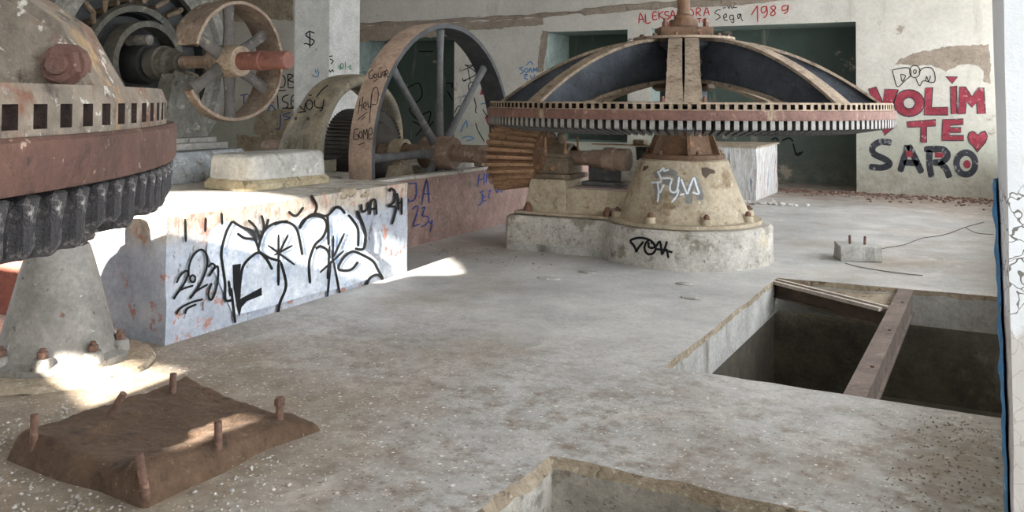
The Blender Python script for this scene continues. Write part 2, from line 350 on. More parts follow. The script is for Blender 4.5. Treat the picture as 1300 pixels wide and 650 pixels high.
# ------------------------------------------------------------------ paint on surfaces
def bvh_of(o):
    bm = bmesh.new(); bm.from_mesh(o.data); bmesh.ops.translate(bm, verts=bm.verts, vec=origin_of(o))
    t = BVHTree.FromBMesh(bm); bm.free(); return t
def on_plane(ax, v):
    nn = Vector((0, 0, 0)); nn[ax] = 1 if ax == 0 else -1
    return lambda x, y: (at(x, y, ax, v), nn)
def on_mesh(o):
    t = bvh_of(o)
    def g(x, y):
        h = t.ray_cast(EYEP, ray(x, y).normalized())
        if h[0] is None: return None
        return h[0], (h[1] if h[1].dot(ray(x, y)) < 0 else -h[1])
    return g
def catmull(p, n=6):
    if len(p) < 3: 
        return [(p[0][0]+(p[1][0]-p[0][0])*i/n, p[0][1]+(p[1][1]-p[0][1])*i/n) for i in range(n+1)]
    q = [p[0]]+list(p)+[p[-1]]; out = []
    for i in range(1, len(q)-2):
        a, b, c, d = q[i-1:i+3]
        for j in range(n):
            t = j/n
            out.append(tuple(.5*(2*b[k]+(c[k]-a[k])*t+(2*a[k]-5*b[k]+4*c[k]-d[k])*t*t+(3*b[k]-a[k]-3*c[k]+d[k])*t**3) for k in (0, 1)))
    out.append(p[-1]); return out
def paint(name, strokes, w, surf, m, parent, off=.004, smooth=True, label=None):
    """strokes: lists of measured points; the ribbon is laid on the surface"""
    b = B()
    for st in strokes:
        ww = w
        if isinstance(st, tuple) and isinstance(st[0], (int, float)) and isinstance(st[1], list): ww, st = st
        P = catmull(st) if smooth else list(st)
        rows = []
        n = len(P)
        for i, p in enumerate(P):
            a, c = P[max(i-1, 0)], P[min(i+1, n-1)]
            dx, dy = c[0]-a[0], c[1]-a[1]; L = math.hypot(dx, dy) or 1
            nx, ny = -dy/L*ww/2, dx/L*ww/2
            sc = .6 if i in (0, n-1) else 1
            r = []
            for s in (-sc, sc):
                h = surf(p[0]+nx*s, p[1]+ny*s)
                r.append(None if h is None else b.v(h[0]+h[1]*off))
            rows.append(r)
        for A, Q in zip(rows, rows[1:]):
            if None in A or None in Q: continue
            b.f([A[0], A[1], Q[1], Q[0]])
    o = b.build(name, m, parent, smooth=0)
    if label: o['label'] = label
    return o
def fill(name, polys, surf, m, parent, off=.003, label=None, rings=()):
    b = B()
    for poly in polys:
        vs = []
        for x, y in poly:
            h = surf(x, y)
            if h: vs.append(b.v(h[0]+h[1]*off))
        fc = b.f(vs)
        if fc: fc.normal_update(); bmesh.ops.triangulate(b.bm, faces=[fc], ngon_method='EAR_CLIP')
    for (cx, cy, rx, ry, ix, iy) in rings:
        n = 28; A = []; Q = []
        for i in range(n):
            a = 2*PI*i/n
            for L, ex, ey in ((A, rx, ry), (Q, ix, iy)):
                h = surf(cx+ex*math.cos(a), cy+ey*math.sin(a)); L.append(b.v(h[0]+h[1]*off))
        for i in range(n): j = (i+1) % n; b.f([A[i], A[j], Q[j], Q[i]])
    o = b.build(name, m, parent, smooth=0)
    if label: o['label'] = label
    return o
def zm(x0, y0, s): return lambda L: [(x0+x/s, y0+y/s) for x, y in L]
def ell(cx, cy, rx, ry, n=12, a0=0): return [(cx+rx*math.cos(a0+2*PI*i/n), cy+ry*math.sin(a0+2*PI*i/n)) for i in range(n+1)]

# ================================================================== SETTING
W, WD, X0, X1, YF, ZC = 17.1, 1.2, -19.0, .45, -2.7, 4.8
# floor with the hatch and the broken pit left open
def ragged(poly, step=.09, amp=.02, seed=0):
    out = []
    for i, p in enumerate(poly):
        q = poly[(i+1) % len(poly)]; L = math.hypot(q[0]-p[0], q[1]-p[1]); n = max(1, int(L/step))
        for j in range(n):
            t = j/n; x, y = p[0]+(q[0]-p[0])*t, p[1]+(q[1]-p[1])*t
            k = noise.noise_vector(Vector((x*4+seed, y*4, seed)))*amp + noise.noise_vector(Vector((x*13+seed, y*13, seed)))*amp*.5
            out.append((x+k.x, y+k.y))
    return out
HX0, HX1, HY0, HY1 = -1.77, .32, 5.28, 8.48
hatch = ragged([(HX0, HY0), (HX1, HY0-.02), (HX1, HY1+.05), (HX0, HY1-.05)], amp=.018, seed=1)
PX0, PX1, PY0, PY1 = -1.81, -.35, 2.2, 3.72
pit = ragged([(PX0, PY0), (PX1, PY0), (PX1, PY1-.05), (-1.2, PY1+.01), (PX0+.03, PY1)], amp=.04, step=.06, seed=5)
def loop_fill(loops, z):
    b = B(); es = []
    for L in loops:
        vs = [b.v((x, y, z)) for x, y in L]
        for i in range(len(vs)): es.append(b.bm.edges.new((vs[i], vs[(i+1) % len(vs)])))
    bmesh.ops.triangle_fill(b.bm, edges=es, use_beauty=True, use_dissolve=False)
    return b
outer = [(X0, YF), (2.6, YF), (2.6, W+WD+.1), (X0, W+WD+.1)]
b = loop_fill([outer, hatch, pit], 0)
b.mi = 1
def skirt(b, L, z0, z1, dz=0, inset=0):
    A = [b.v((x, y, z0)) for x, y in L]; cx = sum(p[0] for p in L)/len(L); cy = sum(p[1] for p in L)/len(L)
    Q = [b.v((x+(cx-x)*inset, y+(cy-y)*inset, z1+noise.noise(Vector((x*6, y*6, z1)))*dz)) for x, y in L]
    for i in range(len(L)): j = (i+1) % len(L); b.f([A[i], A[j], Q[j], Q[i]])
    return Q
Qh = skirt(b, hatch, 0, -.045, .02)
b.mi = 2
L2 = [(x, y) for x, y in hatch]
def sm(v, lo, hi, t=.03): return lo+.005 if v < lo+.12 else (hi-.005 if v > hi-.12 else v)
straight = [(sm(x, HX0, HX1), sm(y, HY0, HY1)) for x, y in hatch]
A = Qh; Q = [b.v((x, y, -.30)) for x, y in straight]
for i in range(len(A)): j = (i+1) % len(A); b.f([A[i], A[j], Q[j], Q[i]])
b.mi = 1
Qp = skirt(b, pit, 0, -.045, .03, .05)
b.mi = 3
A = [b.v((v.co.x, v.co.y, v.co.z)) for v in Qp]
Q = [b.v((PX0+.04 if v.co.x < PX0+.2 else v.co.x, PY1-.03 if v.co.y > PY1-.2 else v.co.y, -.9)) for v in Qp]
for i in range(len(A)): j = (i+1) % len(A); b.f([A[i], A[j], Q[j], Q[i]])
b.f(Q)
floor = struct(b.build('floor', ['floor', 'raw_edge', 'slab_side', 'concrete_white'], smooth=30))
# basement seen through the hatch
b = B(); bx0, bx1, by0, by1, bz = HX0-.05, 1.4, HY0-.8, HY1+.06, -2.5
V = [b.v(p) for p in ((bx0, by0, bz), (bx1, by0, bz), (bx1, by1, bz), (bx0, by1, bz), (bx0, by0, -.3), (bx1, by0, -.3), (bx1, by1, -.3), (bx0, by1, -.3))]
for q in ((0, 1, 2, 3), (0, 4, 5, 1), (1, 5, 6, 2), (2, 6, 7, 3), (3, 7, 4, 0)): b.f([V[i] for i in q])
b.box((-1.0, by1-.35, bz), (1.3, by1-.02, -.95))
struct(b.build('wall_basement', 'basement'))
# ledge of broken concrete in the hatch's far corner
b = B(); b.prism(ragged([(-1.70, 8.5), (-.83, 7.80), (-.76, 7.80), (-.74, 8.5)], .08, .02, 3), -.13, -.06)
b.cut(1); b.rough(.02, 7, lambda p: p.z < -.1)
o = b.build('ledge', 'raw_edge', floor, smooth=30); o['label'] = 'broken brown concrete ledge in far corner of hatch'

# back wall: thick, with two doorless openings and a window niche
OPEN = [(-13.35, -10.6, 0, 3.02), (-8.36, -6.52, .75, 3.03), (-6.02, -2.2, 0, 3.03)]
b = B()
xs = [X0]+[v for o_ in OPEN for v in o_[:2]]+[X1]
for i in range(0, len(xs), 2): b.box((xs[i], W, 0), (xs[i+1], W+WD, ZC))
for (a, c, z0, z1) in OPEN:
    b.box((a, W, z1), (c, W+WD, ZC))
    if z0: b.box((a, W, 0), (c, W+WD, z0))
for fc in b.bm.faces:
    fc.normal_update()
    if fc.calc_center_median().y > W+.02: fc.material_index = 1
wall_back = struct(b.build('wall_back', ['wall', 'teal'], smooth=0))
b = B(); b.box((X0, W+WD, 0), (X1, W+WD+.2, ZC)); struct(b.build('wall_annex', 'wall_green', smooth=0))
b = B(); b.box((X0-.3, YF, 0), (X0, W+WD, 1.0)); b.box((X0-.3, YF, 3.9), (X0, W+WD, ZC))
b.box((X0-.3, 7.5, 1.0), (X0, W+WD, 3.9))
for i in range(4): y = YF+i*2.55; b.box((X0-.3, y, 1.0), (X0, y+.7, 3.9))
struct(b.build('wall_left', 'wall', smooth=0))
# right wall: deep window reveals between piers
b = B(); ya = 3.0
b.box((X1, ya, 0), (X1+.35, W+WD, .75)); b.box((X1, ya, 4.3), (X1+.35, W+WD, ZC))
y = ya
while y < W+WD-.3:
    b.box((X1, y, .75), (X1+.35, min(y+.24, W+WD), 4.3)); y += 1.42
struct(b.build('wall_right', 'wall', smooth=0))
b = B()
# behind the camera: a doorway, filled down to two sun slits, and, above it, a wide arched opening that let the low sun in
AXc, AZc, AA, AB, SILL = -4.55, 2.48, 1.75, 1.2, 2.66
DX0, DX1, DZ = -4.12, -2.50, 2.25
al, ar = AXc-AA, AXc+AA
b.box((X0, YF-.2, 0), (al, YF, ZC)); b.box((ar, YF-.2, DZ), (2.6, YF, ZC)); b.box((DX1, YF-.2, 0), (2.6, YF, DZ))
b.box((al, YF-.2, 0), (DX0, YF, DZ)); b.box((al, YF-.2, DZ), (ar, YF, SILL)); b.box((-3.56, YF-.2, 0), (-2.78, YF, DZ)); b.box((-2.78, YF-.2, 2.13), (DX1, YF, DZ))  # infill and lintel added so the sun falls in two narrow strips
mtx = Matrix(((1, 0, 0, 0), (0, 0, 1, 0), (0, 1, 0, 0), (0, 0, 0, 1)))
el = [(AXc+AA*math.cos(PI*i/40), AZc+AB*math.sin(PI*i/40)) for i in range(41)]
for p, q in zip(el, el[1:]): b.prism([p, q, (q[0], ZC), (p[0], ZC)], YF-.2, YF, mtx)
struct(b.build('wall_front', 'wall', smooth=0))
b = B(); b.box((X0-.3, YF-.2, ZC), (2.9, W+WD+.2, ZC+.2)); struct(b.build('ceiling', 'ceiling', smooth=0))
b = B(); b.box((2.6, YF-.2, 0), (2.9, ya+.3, .5)); b.box((2.6, YF-.2, 4.0), (2.9, ya+.3, ZC)); b.box((2.6, YF-.2, .5), (2.9, -1.2, 4)); b.box((2.6, 1.9, .5), (2.9, 3.3, 4)); b.box((.8, ya, 0), (2.6, ya+.3, ZC))
struct(b.build('wall_bay', 'wall', smooth=0))
# pier beside the camera
b = B()
e0, e1 = at(1259, 0, 1, 2.42), at(1283, 650, 1, 2.42)
c0, c1 = at(1274, 0, 1, 2.30), at(1288, 650, 1, 2.30)
def lz(p, q, z): t = (z-p.z)/(q.z-p.z); return p.x+(q.x-p.x)*t
rows = []
for i in range(41):
    z = i/40*ZC; j = noise.noise(Vector((3, z*9, 0)))*.004
    zz = max(-.3, min(2.6, z))
    xa, xb = lz(e0, e1, zz)+j, lz(c0, c1, zz)+j
    rows.append([b.v(p) for p in ((xa+.02, 2.9, z), (xa, 2.42, z), (xb, 2.30, z), (1.1, 2.30, z), (1.1, 2.9, z))])
for A, Q in zip(rows, rows[1:]):
    for j in range(5): b.f([A[j], A[(j+1) % 5], Q[(j+1) % 5], Q[j]])
pier = struct(b.build('wall_pier', 'pier', smooth=20))
b = B(); rows = []
for i in range(120):
    z = i/119*1.42; zz = z
    xa, xb = lz(e0, e1, zz), lz(c0, c1, zz)
    w0 = -.012+.006*noise.noise(Vector((1, z*22, 0))); w1 = .2+.2*noise.noise(Vector((5, z*14, 2)))+.1*noise.noise(Vector((5, z*50, 2)))
    if z > 1.2: w1 -= (z-1.2)*1.4
    rows.append([b.v((xa+.004, 2.47, z)), b.v((xa+w0, 2.425, z)), b.v((xa+(xb-xa)*max(.03, w1)-.006, 2.42-.12*max(.03, w1)-.004, z))])
for A, Q in zip(rows, rows[1:]):
    for j in range(2): b.f([A[j], A[j+1], Q[j+1], Q[j]])
o = b.build('paint_strip', 'blue_chip', pier); o['label'] = 'flaking blue paint along the corner of the white pier'
# square pillar in front of the far left wall
b = B(); b.box((-11.58, 13.0, 0), (-10.74, 13.9, ZC), .02)
pillar = struct(b.build('pillar', 'pillar', smooth=0))
# eroded ledge line along the back wall, bare render patches
b = B(); up = []; lo = []
crk = [(430, 36), (455, 31), (520, 29), (600, 24), (660, 21), (740, 15), (800, 9), (860, 5), (930, 3), (1010, -6), (1100, -18)]
for i in range(140):
    t = i/139*(len(crk)-1); k = min(int(t), len(crk)-2); fr = t-k
    x = crk[k][0]+(crk[k+1][0]-crk[k][0])*fr; yy = crk[k][1]+(crk[k+1][1]-crk[k][1])*fr
    th = 2.2+1.8*noise.noise(Vector((x*.05, 0, 0)))+(1.6 if x > 740 else 0)
    if x > 740: th += 1.5*abs(noise.noise(Vector((x*.11, 3, 0))))
    pu = at(x, yy-th, 1, W); pl_ = at(x, yy+th*1.2, 1, W)
    up.append((b.v(pu), b.v(pu+Vector((0, -.05, -.02))))); lo.append((b.v(pl_), b.v(pl_+Vector((0, -.03, .02)))))
for i in range(139):
    b.f([up[i][0], up[i+1][0], up[i+1][1], up[i][1]]); b.f([up[i][1], up[i+1][1], lo[i+1][1], lo[i][1]]); b.f([lo[i][1], lo[i+1][1], lo[i+1][0], lo[i][0]])
struct(b.build('trim_1', 'exposed', smooth=60))
wz = zm(1090, 70, 3.611)
def rag(poly, step=2.5, amp=2.2):
    out = []
    for i, p in enumerate(poly):
        q = poly[(i+1) % len(poly)]; L = math.hypot(q[0]-p[0], q[1]-p[1]); n = max(1, int(L/step))
        for j in range(n):
            x, y = p[0]+(q[0]-p[0])*j/n, p[1]+(q[1]-p[1])*j/n
            k = noise.noise_vector(Vector((x*.13, y*.13, 0)))*amp+noise.noise_vector(Vector((x*.45, y*.45, 5)))*amp*.5
            out.append((x+k.x, y+k.y))
    return out
SW = on_plane(1, W)
pt = [(165, 40), (200, 15), (250, -5), (330, -25), (420, -40), (520, -45), (600, -48), (605, 40), (600, 130), (570, 120), (575, 70), (540, 45), (500, 40), (440, 55), (400, 75), (370, 60), (330, 45), (270, 48), (220, 42)]
fill('bare_patch', [rag(wz(pt))], SW, 'exposed', wall_back, .004)
fill('bare_patch', [rag([(455, 33), (560, 30), (690, 22), (690, 32), (600, 38), (580, 45), (455, 53)])], SW, 'exposed', wall_back, .003)
fill('bare_patch', [rag([(688, 38), (697, 40), (694, 60), (690, 90), (682, 92), (684, 70)], 2, 1.2)], SW, 'exposed', wall_back, .004)
# left stretch of the back wall: older beam line and ochre patches
fill('bare_patch', [rag(q_) for q_ in [[(285, -20), (372, -20), (372, 26), (340, 24), (300, 28), (285, 24)], [(326, 142), (372, 136), (372, 182), (340, 180), (322, 168)], [(300, 170), (340, 176), (372, 182), (372, 200), (300, 200)]]], SW, 'raw_edge', wall_back, .004)

# writing on the back wall
RP, RL, BK, NV = 'red_paint', 'red_line', 'black_paint', 'navy_paint'
Vp = [(45, 155), (80, 145), (112, 215), (120, 155), (183, 158), (150, 250), (172, 325), (118, 368), (100, 320)]
Lp = [(305, 150), (340, 148), (335, 240), (410, 238), (410, 275), (300, 275)]
Ip = [(420, 145), (450, 140), (452, 268), (425, 270)]; Id = [(400, 98), (455, 100), (430, 130)]
Mp = [(455, 270), (465, 145), (490, 145), (520, 190), (550, 150), (575, 150), (582, 268), (545, 268), (540, 215), (520, 240), (495, 215), (490, 268)]
Tp = [(222, 305), (355, 295), (352, 325), (312, 328), (312, 402), (285, 402), (285, 330), (225, 330)]
Ep = [(385, 295), (480, 292), (480, 318), (420, 322), (420, 332), (470, 332), (470, 355), (418, 355), (418, 368), (482, 368), (482, 392), (382, 392)]
Hp = [(500, 378), (506, 356), (522, 348), (538, 356), (548, 366), (562, 352), (580, 348), (592, 372), (582, 400), (560, 425), (545, 445), (528, 420), (508, 400)]
o = fill('graffiti', [wz(p) for p in (Vp, Lp, Ip, Id, Mp, Tp, Ep, Hp)], SW, RP, wall_back, .005, 'red block letters VOLIM TE with a heart', rings=[(1090+232/3.611, 70+220/3.611, 70/3.611, 62/3.611, 28/3.611, 27/3.611)])
ol = [wz(p+[p[0]]) for p in (Vp, Lp, Ip, Id, Mp, Tp, Ep, Hp)]+[wz(ell(232, 220, 70, 62, 20)), wz(ell(232, 220, 27, 26, 14))]
paint('graffiti', ol, 1.3, SW, NV, wall_back, .007, smooth=False)
paint('graffiti', [wz(p) for p in ([(152, 402), (100, 398), (66, 420), (70, 452), (122, 478), (142, 500), (110, 515), (48, 512)], [(190, 535), (212, 460), (225, 412)], [(228, 412), (258, 470), (290, 540)], [(205, 492), (275, 495)],
      [(335, 560), (325, 500), (325, 435)], [(300, 432), (385, 432), (408, 460), (385, 488), (340, 492)], [(370, 490), (400, 520), (418, 562)], ell(492, 497, 43, 50, 14))], 8.2, SW, NV, wall_back, .005, label='thick black block letters under the red ones')
fill('graffiti', [wz(ell(497, 500, 18, 20, 8)[:-1]), wz([(215, 440), (245, 440), (250, 465), (220, 468)]), wz([(350, 445), (395, 450), (385, 470), (350, 470)])], SW, RP, wall_back, .008)
paint('graffiti', [wz(p) for p in ([(155, 68), (165, 110), (180, 145), (215, 115), (240, 90), (228, 58), (155, 68)], [(193, 88), (200, 120), (215, 95), (193, 88)], ell(258, 75, 24, 28), ell(258, 76, 7, 9, 8), [(262, 105), (280, 140), (298, 118), (345, 125), (350, 90), (335, 60), (300, 58), (275, 80)], [(308, 120), (312, 98), (322, 120), (330, 95)])], 1.1, SW, BK, wall_back, .007, label='small black outline letters')
tz = zm(790, 0, 5.652)
paint('graffiti', [tz(p) for p in ([(118, 170), (130, 95), (160, 165)], [(122, 140), (152, 138)], [(165, 100), (172, 165), (205, 160)], [(248, 85), (222, 90), (222, 140), (252, 135)], [(224, 115), (245, 112)], [(262, 80), (265, 140)], [(295, 80), (266, 110), (300, 135)],
      [(335, 85), (310, 85), (308, 105), (335, 115), (330, 135), (308, 140)], [(345, 135), (362, 75), (382, 130)], [(350, 112), (376, 110)], [(395, 130), (400, 75), (430, 125), (435, 70)], [(480, 65), (480, 125), (512, 100), (500, 70), (480, 65)],
      [(532, 115), (535, 60), (562, 65), (555, 85), (537, 90), (565, 115)], [(585, 115), (605, 55), (625, 110)], [(592, 90), (618, 88)], [(318, 150), (330, 185), (342, 150)], ell(362, 168, 12, 14, 8), [(385, 145), (385, 185), (402, 183)], [(412, 145), (412, 183)],
      [(535, 135), (570, 133)], [(553, 135), (553, 165)], [(605, 135), (582, 140), (580, 160), (605, 162)], [(583, 150), (600, 148)], [(925, 110), (970, 40)], [(970, 40), (972, 160)], [(1032, 45), (1000, 55), (1002, 90), (1030, 80), (1035, 45), (1040, 100), (1015, 130)],
      [(1088, 40), (1065, 55), (1090, 78), (1098, 100), (1075, 112), (1066, 95), (1100, 60), (1088, 40)], [(1180, 38), (1150, 48), (1150, 75), (1180, 68), (1190, 35), (1186, 80), (1160, 100)])], 1.5, SW, RL, wall_back, .005, label='red handwriting with a name, VOLI TE and 1989')
paint('graffiti', [tz(p) for p in ([(720, 58), (745, 55)], [(755, 40), (765, 60), (778, 40), (790, 60), (805, 38)], [(800, 55), (825, 52)], [(708, 70), (680, 75), (665, 95), (690, 105), (702, 125), (668, 145)], [(730, 128), (748, 120), (745, 100), (728, 115), (735, 145), (758, 145)],
      [(798, 110), (775, 112), (775, 140), (798, 135), (798, 110), (800, 160), (778, 155)], [(850, 100), (828, 108), (835, 135), (850, 100), (855, 135), (868, 152)], [(75, 280), (50, 285), (48, 310), (74, 310), (70, 297)], [(98, 292), (84, 305), (98, 318), (104, 292), (108, 318)], [(116, 318), (122, 292), (136, 275), (130, 312), (142, 314)], [(150, 300), (165, 290), (152, 285), (150, 314), (168, 312)], [(180, 275), (180, 312)])], 1.1, SW, BK, wall_back, .005, label='black handwriting beside the red year')
sz = zm(560, 50, 4.0625)
paint('graffiti', [sz(p) for p in ([(425, 142), (405, 150), (425, 165), (408, 180)], ell(440, 160, 9, 10, 8), [(455, 172), (460, 148), (470, 172)], [(476, 172), (478, 148), (486, 162), (494, 145), (496, 170)], [(440, 135), (460, 115), (475, 130)], [(425, 185), (445, 180), (430, 200), (450, 205)], [(460, 185), (470, 205), (485, 182)], [(100, 480), (118, 440), (132, 420), (135, 455)], [(105, 510), (140, 500), (170, 512), (130, 525)], [(110, 300), (120, 290), (135, 300)], [(205, 335), (225, 330), (255, 340)], [(180, 640), (205, 625), (235, 645)])], 1.5, SW, 'sky_paint', wall_back, .005, label='blue scribbled tag')
paint('graffiti', [sz(p) for p in ([(122, 130), (140, 135), (168, 132)], [(112, 160), (168, 135)], [(125, 132), (182, 176), (115, 214)], [(152, 218), (138, 150)], [(112, 200), (115, 215), (130, 212)], [(70, 380), (85, 350), (100, 345), (110, 380)], ell(158, 245, 17, 25, 10), [(170, 300), (180, 340), (178, 370), (186, 380)], [(178, 430), (190, 470)], [(190, 470), (225, 530)], [(215, 360), (240, 400), (262, 430)])], 1.2, SW, BK, wall_back, .006)
fill('graffiti', [sz([(200, 285), (215, 235), (228, 262), (250, 285)]), sz([(225, 400), (262, 380), (268, 470), (240, 440)])], SW, RP, wall_back, .004)
bz = zm(290, 80, 4.967)
paint('graffiti', [bz(p) for p in (ell(335, 115, 25, 40, 10), [(375, 70), (378, 155)], [(375, 70), (410, 80), (380, 108), (418, 125), (410, 155), (378, 155)], [(290, 175), (365, 172)], [(310, 200), (315, 290)], [(380, 200), (345, 215), (345, 240), (375, 255), (370, 280), (340, 285)], [(430, 195), (400, 215), (400, 275), (435, 270)], [(402, 240), (428, 235)], [(365, 285), (430, 285)])], 1.4, SW, BK, wall_back, .005, label='black marker letters on far left wall')
paint('graffiti', [bz(p) for p in ([(75, 205), (125, 195)], [(100, 200), (98, 260)], [(130, 200), (128, 262)], [(250, 305), (270, 265), (300, 300)], [(330, 320), (325, 410), (300, 415)], [(395, 310), (345, 330), (390, 345), (350, 360)])], 1.4, SW, 'blue_paint', wall_back, .006)
paint('graffiti', [bz(p) for p in ([(140, 205), (142, 255)], [(215, 225), (220, 255)], [(240, 215), (285, 220), (250, 245), (290, 250)])], 1.4, SW, RL, wall_back, .006)
pz = zm(340, 0, 5.414)
SP = on_plane(1, 13.0)
paint('graffiti', [pz(p) for p in ([(322, 228), (285, 218), (262, 240), (288, 262), (320, 282), (300, 310), (268, 300), (248, 302)], [(290, 208), (290, 332)], [(331, 338), (337, 338)])], 1.6, SP, BK, pillar, .005, label='black dollar sign')
paint('graffiti', [pz(p) for p in ([(305, 515), (320, 528), (345, 525), (352, 490)], [(325, 475), (335, 500), (348, 470)])], 1.2, SP, 'sky_paint', pillar, .005)
SPX = on_plane(0, -10.74)
paint('graffiti', [pz(p) for p in ([(480, 470), (500, 445), (492, 480), (512, 455)], ell(508, 455, 12, 18, 8), [(535, 480), (530, 425)], [(545, 465), (570, 450), (560, 475), (578, 470)])], 1.2, SPX, 'green_paint', pillar, .005)
paint('graffiti', [pz(p) for p in ([(420, 388), (445, 385)], [(425, 405), (448, 420), (430, 440)], [(420, 480), (430, 495), (442, 480), (450, 495)])], 1.4, SPX, BK, pillar, .005)
# inside the openings
SA = on_plane(1, W+WD)
oz = zm(420, 0, 2.6)
paint('graffiti', [oz(p) for p in ([(255, 290), (290, 275), (300, 320), (260, 360), (290, 400)], [(300, 380), (330, 370), (320, 420), (340, 400)], [(270, 400), (300, 420), (280, 450)], [(380, 275), (400, 275), (400, 290)], [(385, 300), (402, 330)], [(290, 170), (340, 170)])], 1.6, SA, BK, bpy.data.objects['wall_annex'], .005)
nz_ = zm(890, 160, 5.909)
paint('graffiti', [nz_(p) for p in ([(530, 105), (560, 90), (580, 110)], [(610, 110), (660, 90), (690, 115)], [(690, 130), (720, 220), (765, 190)], [(700, 210), (760, 200)])], 2, SA, BK, bpy.data.objects['wall_annex'], .005)

# cracks in the floor near the stub
SF = lambda x, y: (at(x, y, 2, 0), Vector((0, 0, 1)))
paint('crack', [[(1110, 319), (1125, 315), (1148, 311), (1170, 303), (1200, 298), (1225, 289), (1250, 282)], [(1072, 334), (1090, 339), (1120, 344), (1150, 348), (1172, 350)], [(1225, 289), (1240, 296), (1262, 298)]], .9, SF, 'crack', floor, .003)

# ================================================================== FOUNDATIONS
FX, FY0, FY1, FZ = -4.8, 4.15, 7.0, .825
t = thing('concrete_foundation', (-6, FY0, 0), 'long whitewashed concrete foundation covered in black outline graffiti and the number 2023', 'foundation')
b = B(); b.prism([(-9.4, FY0), (FX+.045, FY0), (FX-.04, FY1), (-9.4, FY1)], 0, FZ); b.cut(5)
b.rough(.012, 6, lambda p: p.z < .05 or p.z > FZ-.01)
for fc in b.bm.faces:
    fc.normal_update(); n_ = fc.normal; cc = fc.calc_center_median()
    if n_.z > .7: fc.material_index = 1
    elif cc.x < -5.9 and cc.z < .8: fc.material_index = 2
    elif n_.y < -.6: fc.material_index = 0
body = b.build('body', ['face', 'concrete_white', 'red_raw', 'concrete_white'], t, smooth=30)
b = B()
for (x, y, z, r) in ((-4.84, 6.1, .80, .10), (-4.83, 6.35, .78, .07), (-4.86, 5.85, .81, .06)):
    bmesh.ops.create_icosphere(b.bm, subdivisions=2, radius=r, matrix=Matrix.Translation((x, y, z)) @ Matrix.Diagonal((.4, 1.4, .5, 1)))
b.rough(.03, 9); b.build('chipped_edge', 'raw_edge', t)
sk = Vector((1, .0298, 0)).normalized(); skp = Vector((FX+.045+.012, FY0, 0))
def SB(x, y):
    d = ray(x, y); return EYEP+d*((skp-EYEP).dot(sk)/d.dot(sk)), sk
a1, a2 = zm(205, 230, 3.25), zm(350, 220, 3.611)
fill('graffiti', [[(262, 320), (265, 292), (285, 280), (300, 284), (318, 300), (330, 306), (338, 290), (352, 280), (372, 282), (380, 276), (400, 272), (412, 274), (425, 265), (440, 268), (455, 280), (462, 300), (460, 315), (480, 332), (484, 348), (465, 355), (440, 364), (400, 372), (345, 388), (320, 395), (296, 400), (284, 372), (272, 345)]], SB, 'white_paint', body, .003, 'pale blue white letter fill')
paint('graffiti', [a1(p) for p in ([(60, 420), (75, 390), (98, 370), (108, 382), (90, 425), (62, 465), (48, 487)], [(48, 487), (75, 450), (130, 430)], ell(127, 402, 11, 14, 10), [(110, 395), (112, 350), (130, 305), (160, 282), (182, 300), (186, 350), (165, 410), (138, 455), (115, 485)], [(115, 485), (140, 455), (190, 425)],
      [(190, 355), (205, 340), (218, 350), (205, 375), (193, 392)], [(205, 375), (228, 350), (232, 390), (225, 440), (208, 485), (195, 485), (192, 460), (205, 420)], [(60, 550), (75, 525), (120, 500), (170, 487)], [(95, 548), (105, 525), (142, 508)])], 2.7, SB, BK, body, .005, label='black painted number 2023 underlined twice')
fill('graffiti', [a1([(290, 345), (325, 340), (318, 420), (322, 485), (410, 438), (412, 470), (350, 495), (328, 520), (318, 560), (308, 520), (295, 440)])], SB, BK, body, .007)
paint('graffiti', [a1(p) for p in ([(290, 165), (265, 210), (245, 290), (250, 350), (260, 420), (262, 488), (290, 490)], [(275, 410), (282, 475)], [(285, 440), (295, 530), (302, 585)], [(318, 485), (322, 420), (335, 350), (370, 310), (400, 295), (430, 320), (455, 365)], [(310, 215), (340, 235), (380, 240), (395, 270), (400, 295)], [(290, 165), (330, 190), (370, 205), (390, 250)],
      [(395, 285), (410, 230), (430, 195), (470, 172), (520, 165)], [(400, 290), (440, 315), (490, 330)], [(245, 130), (248, 180)], [(95, 155), (98, 250)], [(180, 150), (178, 210)], [(355, 160), (385, 190), (400, 230)], [(410, 140), (420, 190), (405, 240)], [(440, 155), (425, 200)])]
      + [a2(p) for p in ([(-10, 235), (30, 222), (70, 232), (95, 260), (108, 310), (120, 375)], [(105, 250), (125, 215), (170, 195), (215, 205), (232, 240), (215, 290), (180, 325), (160, 370), (150, 420), (155, 505)], [(105, 255), (140, 205), (180, 185), (230, 195), (275, 155), (300, 165), (315, 185)], [(235, 195), (238, 250), (240, 330)], [(180, 345), (205, 335), (235, 355), (245, 390)],
      [(330, 190), (355, 220), (375, 260), (375, 335)], [(370, 170), (400, 240), (410, 290), (400, 345), (360, 345)], [(375, 405), (345, 440), (300, 445), (285, 430), (310, 385), (345, 360), (375, 365), (440, 400), (465, 440), (490, 485)], [(410, 520), (430, 480), (465, 465), (490, 490)],
      [(10, 405), (10, 515)], [(20, 405), (45, 510), (18, 590), (8, 640)], [(55, 175), (90, 195), (125, 155)], [(160, 100), (185, 150), (175, 185)])], 3.5, SB, BK, body, .006, label='black outline graffiti letters')
